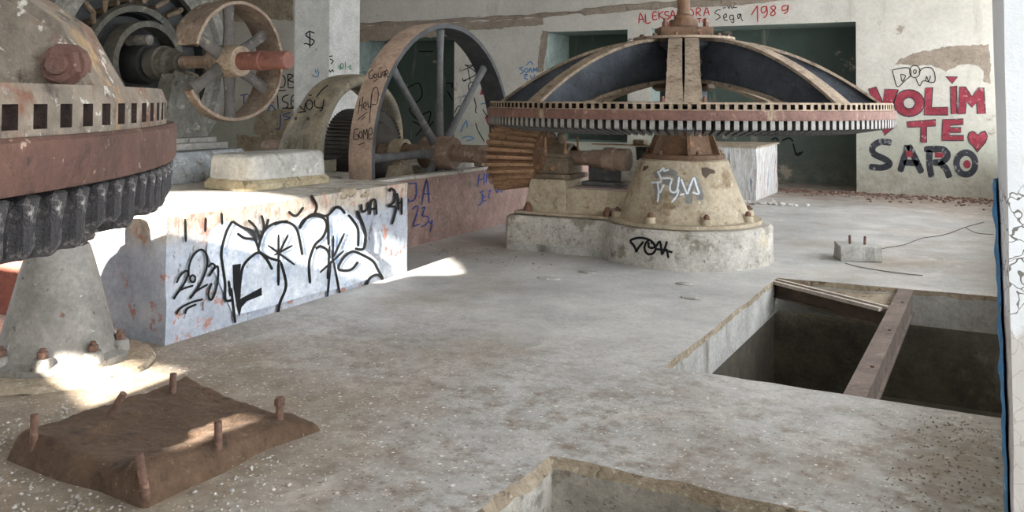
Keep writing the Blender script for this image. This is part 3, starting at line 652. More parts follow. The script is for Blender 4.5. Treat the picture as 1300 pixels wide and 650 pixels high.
paint('graffiti', [a2(p) for p in ([(10, 280), (10, 410)], [(55, 280), (15, 360)], [(-38, 330), (85, 420)], [(75, 330), (-10, 375)], [(262, 285), (258, 400)], [(312, 275), (262, 385)], [(310, 355), (200, 455)], [(250, 400), (235, 565)], [(262, 400), (292, 555)], [(245, 330), (235, 485)],
      [(390, 140), (395, 175), (420, 160), (420, 130)], [(430, 190), (435, 130), (455, 125), (460, 190)], [(432, 165), (460, 160)], [(520, 85), (525, 70), (545, 85), (540, 130), (515, 150), (550, 160), (530, 235)], [(555, 90), (560, 170)], [(575, 110), (575, 190)], [(557, 140), (576, 130)])], 2.9, SB, BK, body, .0065)
fill('graffiti', [a2([(115, 200), (135, 165), (175, 160), (180, 180), (140, 205)])], SB, 'plate_pink', body, .005)

LX = -5.62
t = thing('low_foundation', (-6.4, 9, 0), 'low faded red foundation wall with blue writing J.A. 23, beneath the tall flywheel', 'foundation')
b = B(); b.box((LX-.07, FY1+.03, 0), (LX, 13.2, .73)); b.cut(4); b.rough(.008, 5, lambda p: p.z < .05)
lw = b.build('front_wall', 'red_wall', t, smooth=30)
b = B(); b.box((LX-.14, FY1+.04, .732), (LX+.02, 10.9, .765)); b.cut(3); b.rough(.015, 7); b.build('coping', 'concrete_white', t, smooth=30)
b = B(); b.box((-8.6, FY1+.03, 0), (-6.32, 8.46, .75)); b.box((-8.6, 9.78, 0), (-6.32, 13.2, .75)); b.box((-6.32, 10.9, 0), (LX-.07, 13.2, .7)); b.box((-8.6, 8.46, 0), (-7.82, 9.78, .75)); b.box((-6.52, 8.46, 0), (-6.32, 9.78, .62)); b.build('rear_block', 'concrete_white', t, smooth=0)
b = B(); b.box((LX-.13, 9.75, .766), (LX-.02, 10.3, .86), .02); b.cut(2); b.rough(.015, 8); b.build('coping_lump', 'cast_tan', t)
t = thing('shaft_support', (-6.42, 9.12, .62), 'tan wedge-shaped support under the shaft behind the flywheel hub', 'support')
b = B(); b.box((-6.5, 8.9, .622), (-6.34, 9.34, .80), .01, taper=(1, .6)); b.build('wedge', 'cast_tan', t)
b = B(); b.lathe([(.107, -6.5), (.15, -6.5), (.15, -6.34), (.107, -6.34)], (0, 9.12, .97), 'X', 24, close_prof=True); b.box((-6.48, 9.04, .80), (-6.36, 9.2, .86)); b.build('bearing', 'cast_tan', t)
kz = zm(500, 200, 6.5); SL = on_plane(0, LX+.006)
paint('graffiti', [kz(p) for p in ([(118, 215), (185, 212)], [(182, 212), (184, 300), (165, 350), (125, 360), (118, 340)], [(204, 322), (212, 328)], [(228, 390), (270, 185), (290, 380)], [(240, 300), (300, 300)], [(318, 332), (326, 338)], [(150, 430), (185, 400), (195, 430), (155, 570)], [(155, 570), (212, 550)], [(225, 420), (255, 410), (240, 450), (235, 480), (280, 490), (275, 540), (220, 575)], [(280, 510), (300, 545), (315, 520), (300, 610)],
      [(690, 240), (695, 190), (705, 135)], [(700, 190), (745, 165)], [(740, 230), (745, 120)], [(760, 210), (765, 130)], [(790, 210), (780, 140), (815, 150), (800, 180), (830, 200)], [(705, 290), (745, 270)], [(725, 280), (725, 370), (690, 395)], [(735, 300), (735, 360), (760, 350)], [(735, 330), (755, 320)], [(775, 280), (800, 270), (780, 310), (785, 340)], [(830, 240), (850, 290), (870, 250), (890, 290)])], 1.5, SL, 'blue_paint', lw, .004, label='blue letters J.A. 23')

# white rounded machine block on the foundation
def rrect(x0, y0, x1, y1, r, n=6):
    out = []
    for cx, cy, a in ((x1-r, y1-r, 0), (x0+r, y1-r, 90), (x0+r, y0+r, 180), (x1-r, y0+r, 270)):
        for i in range(n+1): q = rad(a+90*i/n); out.append((cx+r*math.cos(q), cy+r*math.sin(q)))
    return out
def loft(b, rings):
    R = [[b.v(p) for p in ring] for ring in rings]
    for A, Q in zip(R, R[1:]):
        for i in range(len(A)): j = (i+1) % len(A); b.f([A[i], A[j], Q[j], Q[i]])
    b.f(R[0][::-1]); b.f(R[-1]); return b
def rblock(b, x0, y0, x1, y1, prof, r):
    return loft(b, [[(x, y, z) for x, y in rrect(x0+d, y0+d, x1-d, y1-d, max(.02, r-d*.4))] for d, z in prof])
p_a, p_b = at(264, 240, 2, FZ+.01), at(415, 231, 2, FZ+.01)
t = thing('machine_block', (-5.7, 6, FZ+.01), 'white rounded concrete machine block with worn yellowish foot on the graffiti foundation', 'plinth')
b = B(); rblock(b, -6.06, 5.62, -5.44, 6.68, [(.035, FZ+.08), (.045, 1.085), (.055, 1.11), (.08, 1.125)], .12); b.rough(.006, 9)
b.build('body', 'pale_block', t, smooth=40)
b = B(); rblock(b, -6.06, 5.62, -5.44, 6.68, [(0, FZ+.004), (0, FZ+.05), (.03, FZ+.085), (.04, FZ+.09)], .12); b.rough(.014, 8, lambda p: p.z < FZ+.03); b.build('foot', 'ochre_foot', t, smooth=40)
t = thing('round_plinth', (-7.2, 6.2, FZ+.01), 'pale bluish rounded concrete plinth under the dark electric motor', 'plinth')
b = B(); rblock(b, -7.46, 5.55, -6.5, 6.95, [(0, FZ+.005), (.02, 1.0), (.1, 1.08), (.12, 1.10)], .30); b.rough(.008, 7)
b.build('body', 'concrete_blue', t, smooth=40)

# ================================================================== GEAR WHEELS
N = 168
def make_gear(name, cx, cy, R, zb0, zb1, zh0, zh1, zt, arm0, label, mats, cog_m, toward, hub_top=2.235, cog_w=.041, near=False):
    """spur-rim bevel wheel: solid band below, pierced mortise ring above, arched arms, wooden cogs"""
    g = thing(name, (cx, cy, zb0), label, 'gear wheel')
    c = Vector((cx, cy, 0))
    b = B(); b.lathe([(R-.09, zb0), (R, zb0), (R+.004, zb0+.008), (R+.004, zb1-.006), (R-.004, zb1), (R-.02, zb1), (R-.09, zb1)], c, n=168, close_prof=True)
    b.build('band', mats[0], g, smooth=30)
    # mortise ring
    b = B(); Ro, Ri = R-.02, R-.10; zs = [zb1, zh0, zh1, zt]; cols = []
    for k in range(N):
        for da in (0, .50 if near else .56):
            a = 2*PI*(k+da)/N; d = Vector((math.cos(a), math.sin(a), 0))
            cols.append([[b.v(c+d*(r-(.012 if i == 3 else 0))+Vector((0, 0, z))) for i, z in enumerate(zs)] for r in (Ro, Ri)])
    n2 = len(cols)
    for i in range(n2):
        A, Q = cols[i], cols[(i+1) % n2]; hole = i % 2 == 0
        for r in range(3):
            if hole and r == 1: continue
            for s in (0, 1): b.f([A[s][r], Q[s][r], Q[s][r+1], A[s][r+1]])
        if hole:
            b.mi = 1
            b.f([A[0][1], Q[0][1], Q[1][1], A[1][1]]); b.f([A[0][2], Q[0][2], Q[1][2], A[1][2]])
            b.f([A[0][1], A[0][2], A[1][2], A[1][1]]); b.f([Q[0][1], Q[0][2], Q[1][2], Q[1][1]])
        b.mi = 0
        b.f([A[0][3], Q[0][3], Q[1][3], A[1][3]])
    b.build('mortise_ring', [mats[1], 'hole_rust'], g, smooth=30)
    b = B(); b.lathe([(R-.10, zb0+.0), (R-.40, zb0-.07), (R-.42, zb0-.04), (R-.21, zb0+.03), (R-.185, zt-.012), (R-.17, zt-.012), (R-.17, zb0+.02)], c, n=96, close_prof=True)
    b.build('cog_seat', 'shade_under', g)
    # cogs: a hundred facing the room one by one, the rest together
    L, hgt = .33, .075 if not near else .085
    def cog_mesh(rough):
        q = B(); w = cog_w/2; tilt = .085
        pts = [(R-.005, zb0-.001), (R-.005, zb0-hgt), (R-.035, zb0-hgt-.012), (R-L, zb0-tilt-hgt*.72), (R-L, zb0-tilt+.01)]
        sid = [[q.v((r, s*w*(1 if r > R-.1 else .72), z)) for r, z in pts] for s in (-1, 1)]
        k = len(pts)
        for i in range(k):
            j = (i+1) % k
            if i == 0: q.mi = 1
            q.f([sid[0][i], sid[0][j], sid[1][j], sid[1][i]]); q.mi = 0
        q.f(sid[0]); q.f(sid[1][::-1])
        if rough:
            bmesh.ops.bevel(q.bm, geom=q.bm.edges[:], offset=.006, segments=1, affect='EDGES'); q.cut(2); q.rough(.008, 34)
        return q
    order = sorted(range(N), key=lambda k: -math.cos(2*PI*(k+.27)/N-toward))
    proto = None
    for k in order[:100]:
        a = 2*PI*(k+.27+.5)/N
        if proto is None:
            q = cog_mesh(near); bmesh.ops.translate(q.bm, verts=q.bm.verts, vec=(0, 0, -zb0))
            bmesh.ops.recalc_face_normals(q.bm, faces=q.bm.faces)
            me = bpy.data.meshes.new('cog'); q.bm.to_mesh(me); q.bm.free()
            for x in cog_m: me.materials.append(M[x])
            proto = bpy.data.objects.new('cog', me); o = proto
        else: o = proto.copy()
        C.objects.link(o); o.parent = g; o.rotation_euler = (random.uniform(-.05, .05)*(1 if near else .3), 0, a)
        if near: o.scale = (1, random.uniform(.85, 1.12), random.uniform(.85, 1.12))
    b = B()
    for k in order[100:]:
        a = 2*PI*(k+.77)/N; q = cog_mesh(False); rm = Matrix.Translation(c) @ Matrix.Rotation(a, 4, 'Z')
        mp = {v: b.v(rm @ v.co) for v in q.bm.verts}
        for fc in q.bm.faces: b.mi = fc.material_index; b.f([mp[v] for v in fc.verts])
        q.bm.free()
    b.mi = 0
    o = b.build('cog', cog_m, g, smooth=0); o['kind'] = 'stuff'
    # arms
    rt, rh = (R-.035 if near else R-.11), .24; zf = zt-.005
    def top(r): u = (r-rh)/(rt-rh); return zf+(hub_top-zf)*max(0, 1-max(0, u)**2.05)**(.49 if near else 1)
    def bot(r): u = (r-rh)/(rt-rh); return max(zb0+.03, (zf+.20)-(.20)*min(1, u/.62)**1.5 - max(0, u-.55)*.22)
    nr = 26
    for k in range(8):
        ang = arm0+k*PI/4; d = Vector((math.cos(ang), math.sin(ang), 0)); s = Vector((-d.y, d.x, 0))
        b = B(); halves = ((-.078, .066), (.078, .066)) if k % 4 == (2 if near else 0) else (((.045, .062) if near else (0, .085)),)
        for off, hw in halves:
            def strip(fn, th, hw_):
                rows = []
                for i in range(nr+1):
                    r = rh+(rt-rh)*i/nr; z = fn(r); q = hw_*(1+.25*max(0, i/nr-.8)*5*.6)
                    rows.append([b.v(c+d*r+s*(off+e*q)+Vector((0, 0, z+zz))) for e, zz in ((-1, 0), (1, 0), (1, -th), (-1, -th))])
                for A, Q in zip(rows, rows[1:]):
                    for j in range(4): b.f([A[j], A[(j+1) % 4], Q[(j+1) % 4], Q[j]])
                b.f(rows[0]); b.f(rows[-1][::-1])
            b.mi = 0; strip(top, .03, hw)
            strip(lambda r: bot(r)+.03, .03, hw*.8)
            b.mi = 1; rows = []
            for i in range(nr+1):
                r = rh+(rt-rh)*i/nr; zt_, zb_ = top(r)-.02, bot(r)+.01
                wo = -.062 if near and len(halves) == 1 else 0
                rows.append([b.v(c+d*r+s*(off+e+wo)+Vector((0, 0, z))) for e, z in ((-.016, zt_), (.016, zt_), (.016, zb_), (-.016, zb_))])
            for A, Q in zip(rows, rows[1:]):
                for j in range(4): b.f([A[j], A[(j+1) % 4], Q[(j+1) % 4], Q[j]])
        b.mi = 0
        b.box(c+Vector((0, 0, 0))+d*0+Vector((-.001, -.001, zf-.04)), c+Vector((.001, .001, zf-.03)))
        o = b.build('arm', [mats[2], mats[3]], g, smooth=35)
        if k % 4 == (2 if near else 0): o['label'] = 'double arm where the wheel halves are bolted together'
        if (near and k < 5) or (not near and k % 4 == 0):
            b = B()
            if near:
                for q in (-1,):
                    p = c+d*(R-.088)+s*(q*.012-.02)+Vector((0, 0, zt+.036)); ax = s*q
                    b.cyl(p-ax*.02, p+ax*.008, .040, .039, 12); b.hexbolt(p+ax*.008, ax, .035, .02, .012)
            else:
                for q in (-.17, .17):
                    if q > 0: b.build('bolt', 'rust', g); b = B()
                    b.hexbolt(c+d*(rt-.02)+s*q+Vector((0, 0, zf)), (0, 0, 1), .02, .035, .02)
            b.build('bolt', 'near_rust' if near else 'rust', g)
    return g
# far wheel
GX, GY = -2.86, 9.12
gear = make_gear('cog_wheel', GX, GY, 2.03, 1.440, 1.522, 1.532, 1.574, 1.59, rad(287.4), 'large complete gear wheel with arched dark-webbed spokes, mounted on the tan conical pedestal', ['rim_rust', 'tan_iron', 'tan_iron', 'web_iron'], ['cog', 'cog_end'], rad(-72))
c = (GX, GY, 0)
b = B(); b.lathe([(.2, 1.3), (.3, 1.3), (.3, 1.5), (.24, 1.6), (.24, 2.1), (.36, 2.16), (.36, 2.2), (.22, 2.2)], c, n=40, close_prof=True); b.build('hub', 'web_iron', gear)
for k in range(8):
    a = rad(287.4+22.5+45*k); p = Vector((GX+.25*math.cos(a), GY+.25*math.sin(a), 0)); b = B()
    b.lathe([(.001, 1.70), (.05, 1.70), (.09, 1.73), (.06, 1.80), (.09, 1.86), (.06, 1.93), (.09, 2.0), (.05, 2.06), (.001, 2.06)], (p.x, p.y, 0), n=16); b.build('hub_boss', 'grease_brown', gear)
b = B(); b.lathe([(.001, 2.235), (.52, 2.225), (.52, 2.25), (.30, 2.26), (.001, 2.262)], c, n=48); b.build('top_plate', 'tan_iron', gear)
for k in range(12):
    a = rad(30*k+8); b = B(); b.hexbolt((GX+.45*math.cos(a), GY+.45*math.sin(a), 2.25), (0, 0, 1), .025, .03); b.build('bolt', 'rust', gear)
b = B(); b.box((GX-.27, GY-.2, 2.255), (GX+.27, GY+.2, 2.36), .02, rot=Matrix.Rotation(YAW, 3, 'Z')); b.lathe([(.001, 2.44), (.14, 2.44), (.15, 2.36), (.2, 2.36)], c, n=24)
b.build('cap_block', 'collar', gear)
for q in (-.21, .21):
    b = B(); b.hexbolt((GX+q*math.cos(YAW)+.1*math.sin(YAW), GY+q*math.sin(YAW)-.1*math.cos(YAW), 2.36), (0, 0, 1), .035, .05, .04); b.build('bolt', 'rust', gear)
b = B(); b.lathe([(.001, 2.9), (.055, 2.9), (.065, 2.88), (.065, 2.5), (.10, 2.48), (.10, 2.44)], c, n=24); b.build('spindle', 'collar', gear)
b = B(); b.cyl((GX, GY, 1.062), (GX, GY, 1.32), .13); b.build('shaft', 'rust', gear)

# near wheel, partly outside the frame
NX, NY = -3.12, .09
gear2 = make_gear('cog_wheel', NX, NY, 2.0, 1.456, 1.540, 1.551, 1.590, 1.622, rad(31), 'huge weathered gear wheel close by, cut off at the photo edge, with greasy black cogs', ['near_rust', 'grey_iron', 'grey_iron', 'grey_iron'], ['grease', 'grease'], rad(45), hub_top=2.03, cog_w=.034, near=True)
c = (NX, NY, 0)
b = B(); b.lathe([(.2, 1.3), (.3, 1.3), (.3, 1.5), (.24, 1.6), (.24, 1.95), (.42, 1.99), (.42, 2.02), (.001, 2.03)], c, n=40, close_prof=True); b.build('hub', 'grey_iron', gear2)
b = B(); b.lathe([(.001, 0), (.5, 0), (.5, .1), (.3, .35), (.2, 1.0), (.11, 1.05), (.11, 2.0), (.001, 2.0)], c, n=32); b.build('shaft', 'rust', gear2)

# ================================================================== FAR WHEEL'S PEDESTAL AND PLINTH
t = thing('machine_plinth', (GX-.4, GY, 0), 'whitish concrete plinth with a round end and the small black tag', 'plinth')
pl_poly = []
Rc = .87; yl, yr = GY-.5, GY+.55
a_s = math.pi+math.asin((GY-yl)/Rc); 
n = 40; a_e = math.pi-math.asin((yr-GY)/Rc)+2*PI
for i in range(n+1):
    a = a_s+(a_e-a_s)*i/n; pl_poly.append((GX+.02+Rc*math.cos(a), GY+Rc*math.sin(a)))
pl_poly += [(-4.2, yr), (-4.66, yr), (-4.7, yr-.04), (-4.7, yl+.05), (-4.66, yl), (-4.2, yl)]
b = B(); loft(b, [[(x, y, z) for x, y in [(GX-.4+(px-GX+.4)*s, GY+(py-GY)*s) for px, py in pl_poly]] for s, z in ((1.0, 0), (1.0, .13), (1.0, .25), (.997, .34), (.975, .365))])
b.rough(.007, 7); plinth = b.build('body', 'concrete_white', t, smooth=40)
S = on_mesh(plinth)
oz2 = zm(780, 290, 13)
paint('graffiti', [oz2(p) for p in ([(265, 225), (290, 185), (370, 160), (450, 155), (530, 170), (600, 200), (660, 260), (685, 330), (650, 400), (590, 425), (530, 400), (500, 320), (530, 230), (575, 195)], [(265, 225), (310, 260), (350, 330), (365, 395)], [(365, 395), (400, 320), (485, 215)], [(570, 225), (570, 300), (620, 322), (668, 300), (650, 250), (600, 228)], [(690, 295), (740, 220), (762, 240), (775, 330), (790, 440)], [(680, 340), (780, 350), (860, 365), (960, 395)], [(870, 210), (845, 300), (800, 420)], [(862, 330), (895, 490)])], 3.0, S, BK, plinth, .005, label='small black tag')
b = B()
for k in range(30):
    x = -4.6+k*.04; b.box((x, yl-.012, 0), (x+.041, yl+.01, .07+.06*abs(noise.noise(Vector((x*5, 1, 0))))))
b.build('foot_patch', 'slab_side', t, smooth=0)  # ragged low strip in the slab tone along the plinth's straight foot

for q in ((948, 271), (954, 272)):
    p = at(q[0], q[1], 2, .372); b = B(); b.cyl((p.x, p.y, .368), (p.x, p.y, .44), .014, .013, 10); b.build('stud', 'dark', t)
t = thing('gear_pedestal', (GX, GY, .37), 'tan conical cast iron pedestal with white spray graffiti, carrying the large gear wheel', 'machine stand')
b = B(); Z = .374
prof = [(.001, Z), (.78, Z), (.78, Z+.035), (.70, Z+.04), (.655, Z+.10), (.60, Z+.22), (.54, Z+.38), (.485, Z+.52), (.455, Z+.62), (.42, Z+.635), (.001, Z+.635)]
b.lathe(prof, (GX, GY, 0), n=72); cone = b.build('cone', 'cast_tan', t, smooth=35)
S = on_mesh(cone); fz = zm(810, 195, 8.12)
paint('graffiti', [fz(p) for p in ([(170, 230), (230, 200), (330, 190), (400, 230)], [(190, 300), (210, 400), (200, 470)], [(255, 280), (330, 300), (370, 380), (360, 450)], [(400, 230), (415, 330), (380, 460)], [(440, 270), (480, 380), (520, 430), (525, 520)], [(520, 400), (580, 270), (630, 400), (640, 480)])], 9, S, 'grey_paint', cone, .003)
paint('graffiti', [fz(p) for p in ([(205, 180), (230, 235), (240, 290), (190, 300), (140, 300)], [(225, 190), (265, 150), (270, 180), (322, 165)], [(205, 300), (215, 400), (205, 505)], [(250, 258), (345, 262), (330, 340), (345, 395), (400, 385), (425, 240)], [(420, 370), (400, 440), (345, 505)], [(430, 430), (480, 415)], [(445, 265), (470, 330), (505, 420)], [(510, 420), (540, 330), (575, 255), (600, 330), (625, 415), (560, 400)], [(230, 410), (250, 360), (272, 320)], [(630, 500), (632, 515)])], 2.4, S, 'white_line', cone, .006, label='white spray letters')
fill('hole', [fz([(650, 150), (700, 140), (790, 175), (795, 205), (740, 210), (695, 260), (660, 220)]), fz([(60, 130), (110, 125), (105, 150), (75, 175), (45, 180)])], S, 'crack', cone, .003)
b = B()
for k in range(8):
    a = rad(287.4+18+45*k); p = Vector((GX+.70*math.cos(a), GY+.70*math.sin(a), Z+.035)); b = B()
    b.mi = 1; b.lathe([(.058, 0), (.052, .05), (.044, .06), (.001, .06)], p, n=14); b.mi = 0; b.hexbolt(p+Vector((0, 0, .06)), (0, 0, 1), .032, .03, .015)
    b.build('bolt', ['rust', 'cast_tan'], t)
b = B(); b.lathe([(.36, 1.005), (.415, 1.005), (.42, 1.03), (.415, 1.055), (.36, 1.06), (.001, 1.06)], (GX, GY, 0), n=48)
b.build('collar_flange', 'collar', t)
b = B()
b.lathe([(.33, 1.05), (.30, 1.16), (.27, 1.32), (.001, 1.32)], (GX, GY, 0), n=6, a0=rad(287.4+8), a1=rad(287.4+8)+2*PI)
for k in range(6):
    a = rad(287.4+8+60*k); d = Vector((math.cos(a), math.sin(a), 0)); s = Vector((-d.y, d.x, 0)); q = Vector((GX, GY, 0))
    vs = [q+d*.26+s*e+Vector((0, 0, 1.055)) for e in (-.014, .014)]; 
    b.prism([(.24, 1.055), (.40, 1.055), (.30, 1.30), (.24, 1.30)], -.014, .014, Matrix(((d.x, 0, s.x, GX), (d.y, 0, s.y, GY), (0, 1, 0, 0), (0, 0, 0, 1))))
    b.hexbolt(q+d*.36+s*.09+Vector((0, 0, 1.058)), (0, 0, 1), .022, .03, .015)
b.build('bracket', 'collar', t, smooth=25)
# saddle casting beside the cone
b = B(); b.box((-4.52, GY-.33, Z), (-3.2, GY+.33, .66), .02, taper=(1, .8)); b.box((-4.55, GY-.36, Z), (-4.02, GY+.36, .745), .02, taper=(.78, .78)); b.box((-4.62, GY-.42, Z), (-3.2, GY+.42, Z+.03), .008)
b.build('saddle', 'cast_tan', t, smooth=35)
b = B(); b.box((-4.0, GY-.25, .662), (-3.35, GY+.25, .672)); b.build('saddle_top', 'plate_pink', t)
for x in (-4.47, -3.55):
    b = B(); p = Vector((x, GY-.385, Z+.03)); b.lathe([(.045, 0), (.045, .05), (.001, .05)], p, n=12); b.hexbolt(p+Vector((0, 0, .05)), (0, 0, 1), .032, .03, .015); b.build('bolt', 'rust', t)
SZ = .97
t = thing('bearing_block', (-4.2, GY, .745), 'brown oily bearing block with bolted cap between the ribbed pinion and the tan cone', 'bearing')
b = B(); b.box((-4.47, GY-.24, .747), (-4.03, GY+.24, .80), .012); b.box((-4.42, GY-.19, .80), (-4.08, GY+.19, .975), .015); b.build('body', 'grease_brown', t, smooth=35)
b = B(); b.lathe([(.13, -.15), (.155, -.13), (.155, .13), (.13, .15)], (-4.25, GY, SZ), 'X', 24, 0, PI); b.box((-4.40, GY-.19, .975), (-4.10, GY+.19, 1.02), .01); b.build('cap', 'grease_brown', t, smooth=35)
for x in (-4.37, -4.13):
    for y in (-.165, .165):
        b = B(); b.hexbolt((x, GY+y, 1.02), (0, 0, 1), .026, .04); b.cyl((x, GY+y, 1.06), (x, GY+y, 1.19), .013, .013, 8); b.build('bolt', 'rust_light', t)
b = B(); b.lathe([(.001, .13), (.03, .12), (.05, .10), (.05, 0), (.03, 0)], (-4.25, GY, 1.12), n=16); b.build('oil_cup', 'grease_brown', t)
b = B(); b.hexbolt((-4.25, GY-.19, .86), (0, -1, 0), .03, .03, .02); b.build('plug', 'rust_light', t)
b = B(); b.box((-4.0, GY-.02, .675), (-3.55, GY+.16, .72), .01); b.box((-3.98, GY+.12, .72), (-3.6, GY+.15, .90), .008); b.build('drip_tray', 'arm_grey', t)
t = thing('oil_pot', (-3.55, GY+.35, 1.06), 'small dark green oil pot on a thin bar behind the pinion shaft end', 'oil pot')
b = B(); q = at(818, 203, 1, GY+.3); b.lathe([(.001, 0), (.085, 0), (.095, .13), (.10, .14), (.08, .14), (.078, .02), (.001, .02)], (q.x, q.y, q.z), n=28); pot = b.build('pot', 'oil_green', t)
b = B(); b.box((q.x-.62, q.y-.015, q.z+.15), (q.x+.15, q.y+.015, q.z+.165)); b.box((q.x-.02, q.y-.02, q.z-.36), (q.x+.02, q.y+.02, q.z+.0)); b.build('bar', 'rust_light', t)
b = B(); b.box((q.x-.12, q.y-.05, q.z+.165), (q.x+.02, q.y+.05, q.z+.22), .02); b.rough(.008, 12); b.build('clamp', 'tan_iron', t)
t.location = (q.x, q.y, q.z-.36)
for ch in t.children: ch.location = -(Vector(t.location)-Vector((-3.55, GY+.35, 1.06)))

# ================================================================== LINE SHAFT WITH FLYWHEEL AND PINION
PXc, PR = -5.85, 1.53
t = thing('drive_shaft', (PXc, GY, .2), 'dusty drive shaft carrying the tall eight-spoked flywheel and the sandy ribbed pinion', 'drive shaft')
b = B(); b.lathe([(.001, -8.6), (.09, -8.6), (.09, -5.95), (.105, -5.95), (.105, -4.62), (.08, -4.62), (.08, -3.9), (.095, -3.88), (.095, -3.74), (.125, -3.73), (.13, -3.62), (.11, -3.60), (.12, -3.58), (.12, -3.46), (.05, -3.46), (.001, -3.47)], (0, GY, SZ), 'X', 32)
b.build('shaft', 'shaft', t)
b = B(); b.lathe([(PR-.055, -.15), (PR, -.15), (PR+.012, 0), (PR, .15), (PR-.055, .15), (PR-.065, .0)], (PXc, GY, SZ), 'X', 110, close_prof=True)
for fc in b.bm.faces:
    cc = fc.calc_center_median(); rr = math.hypot(cc.y-GY, cc.z-SZ); fc.material_index = 0 if rr > PR-.02 else 1
rim = b.build('flywheel_rim', ['pulley', 'pulley_in'], t, smooth=50)
for k in range(8):
    a = rad(90+45*k); d = Vector((0, math.cos(a), math.sin(a))); s = Vector((0, -d.z, d.y)); p0 = Vector((PXc, GY, SZ))
    b = B(); rows = []
    for i in range(9):
        r = .15+(PR-.06-.15)*i/8; fl = 1.25-.35*min(1, i/3)+(.35*max(0, i-6)/2)
        rows.append([b.v(p0+d*r+s*(math.cos(q)*.05*fl)+Vector((math.sin(q)*.036*fl, 0, 0))) for q in [2*PI*j/12 for j in range(12)]])
    for A, Q in zip(rows, rows[1:]):
        for j in range(12): b.f([A[j], A[(j+1) % 12], Q[(j+1) % 12], Q[j]])
    b.build('spoke', 'arm_grey', t)
b = B(); b.lathe([(.11, -.22), (.175, -.22), (.19, -.2), (.2, 0), (.19, .2), (.175, .22), (.11, .22)], (PXc, GY, SZ), 'X', 32, close_prof=True); b.build('flywheel_hub', 'shaft', t)
# pinion: tapered body with ribbed teeth
b = B(); b.lathe([(.1, -5.0), (.335, -5.0), (.27, -4.46), (.1, -4.46)], (0, GY, SZ), 'X', 48, close_prof=True); pin = b.build('pinion', 'rust', t)
b = B(); NT_ = 28
for k in range(NT_):
    a = 2*PI*k/NT_; d = Vector((0, math.cos(a), math.sin(a))); s = Vector((0, -d.z, d.y)); p0 = Vector((0, GY, SZ))
    V = []
    for x, ri, ro, w in ((-5.005, .325, .40, .031), (-4.452, .262, .325, .025)):
        V.append([b.v(p0+Vector((x, 0, 0))+d*r+s*e) for r, e in ((ri, -w), (ri, w), (ro, w*.62), (ro, -w*.62))])
    for j in range(4): b.f([V[0][j], V[0][(j+1) % 4], V[1][(j+1) % 4], V[1][j]])
    b.f(V[0][::-1]); b.f(V[1])
b.build('tooth_ring', 'rust_light', pin, smooth=20)
b = B(); b.lathe([(.08, -4.45), (.30, -4.45), (.30, -4.41), (.22, -4.39), (.2, -4.36), (.15, -4.34), (.14, -4.31), (.08, -4.3)], (0, GY, SZ), 'X', 40)
for k in range(24): a = 2*PI*k/24; b.hexbolt((-4.41, GY+.27*math.cos(a), SZ+.27*math.sin(a)), (1, 0, 0), .018, .02)
b.build('end_plate', 'collar', pin)
# ribbed drum inside the casing
b = B(); b.lathe([(.1, -7.2), (.48, -7.2), (.48, -6.76), (.36, -6.74), (.33, -6.70), (.1, -6.70)], (0, GY, SZ), 'X', 72, close_prof=True); drum = b.build('drum', 'drum', t, smooth=25)
b = B()
for k in range(64):
    a = 2*PI*k/64; d = Vector((0, math.cos(a), math.sin(a))); s = Vector((0, -d.z, d.y)); p0 = Vector((0, GY, SZ)); V = []
    for x in (-7.21, -6.75): V.append([b.v(p0+Vector((x, 0, 0))+d*r+s*e) for r, e in ((.475, -.016), (.475, .016), (.51, .012), (.51, -.012))])
    for j in range(4): b.f([V[0][j], V[0][(j+1) % 4], V[1][(j+1) % 4], V[1][j]])
    b.f(V[0][::-1]); b.f(V[1])
b.build('rib_ring', 'drum', drum, smooth=20)
S = on_mesh(rim); rz = zm(430, 60, 3.822)
paint('graffiti', [rz(p) for p in ([(168, 108), (150, 125), (150, 150), (166, 150), (168, 135)], ell(179, 140, 7, 10, 8), [(192, 125), (194, 146), (205, 145), (207, 122)], [(207, 122), (209, 148)], [(222, 116), (213, 128), (222, 140), (226, 114), (226, 150)], [(230, 132), (240, 124), (235, 110), (227, 126), (240, 146)], [(170, 168), (190, 155)], [(197, 104), (212, 98)], [(105, 250), (95, 325)], [(95, 288), (115, 278)], [(118, 245), (112, 310)], [(122, 292), (136, 280), (128, 268), (120, 290), (137, 305)], [(142, 265), (146, 292), (160, 285)], [(160, 225), (150, 370)], [(155, 300), (165, 215), (185, 195), (193, 230), (185, 275), (160, 278)], [(90, 355), (140, 315)], [(110, 355), (130, 335)],
      [(97, 397), (78, 402), (75, 445), (96, 445), (95, 425), (85, 425)], ell(108, 425, 8, 16, 10), [(120, 447), (122, 400), (130, 425), (138, 398), (141, 448)], [(148, 425), (163, 418), (160, 392), (147, 402), (148, 445), (166, 442)], [(95, 475), (130, 462)], [(112, 250), (122, 240)])], 1.0, S, BK, rim, .004, label='black handwriting GOUGE and GOME')

# casing arch over the drum
t = thing('generator_casing', (-7.0, GY, .75), 'arched olive grey casing with black handwriting, standing over the ribbed drum', 'machine casing')
b = B(); rows = []
na = 30
for i in range(na+1):
    a = rad(-8)+(PI+rad(16))*i/na; d = Vector((0, math.cos(a), math.sin(a)))
    fl = 1+.22*max(0, abs(i-na/2)/(na/2)-.55)/.45
    ring = []
    for q in range(20):
        u = 2*PI*q/20; ex = math.copysign(abs(math.cos(u))**.75, math.cos(u)); ey = math.copysign(abs(math.sin(u))**.75, math.sin(u))
        ring.append(b.v(Vector((-7.18, GY, 1.03))+d*(.80+.085*ey*fl)+Vector((ex*.25*(1+1.6*(fl-1))-.55*(fl-1), 0, 0))))
    rows.append(ring)
for A, Q in zip(rows, rows[1:]):
    for j in range(20): b.f([A[j], A[(j+1) % 20], Q[(j+1) % 20], Q[j]])
b.f(rows[0]); b.f(rows[-1])
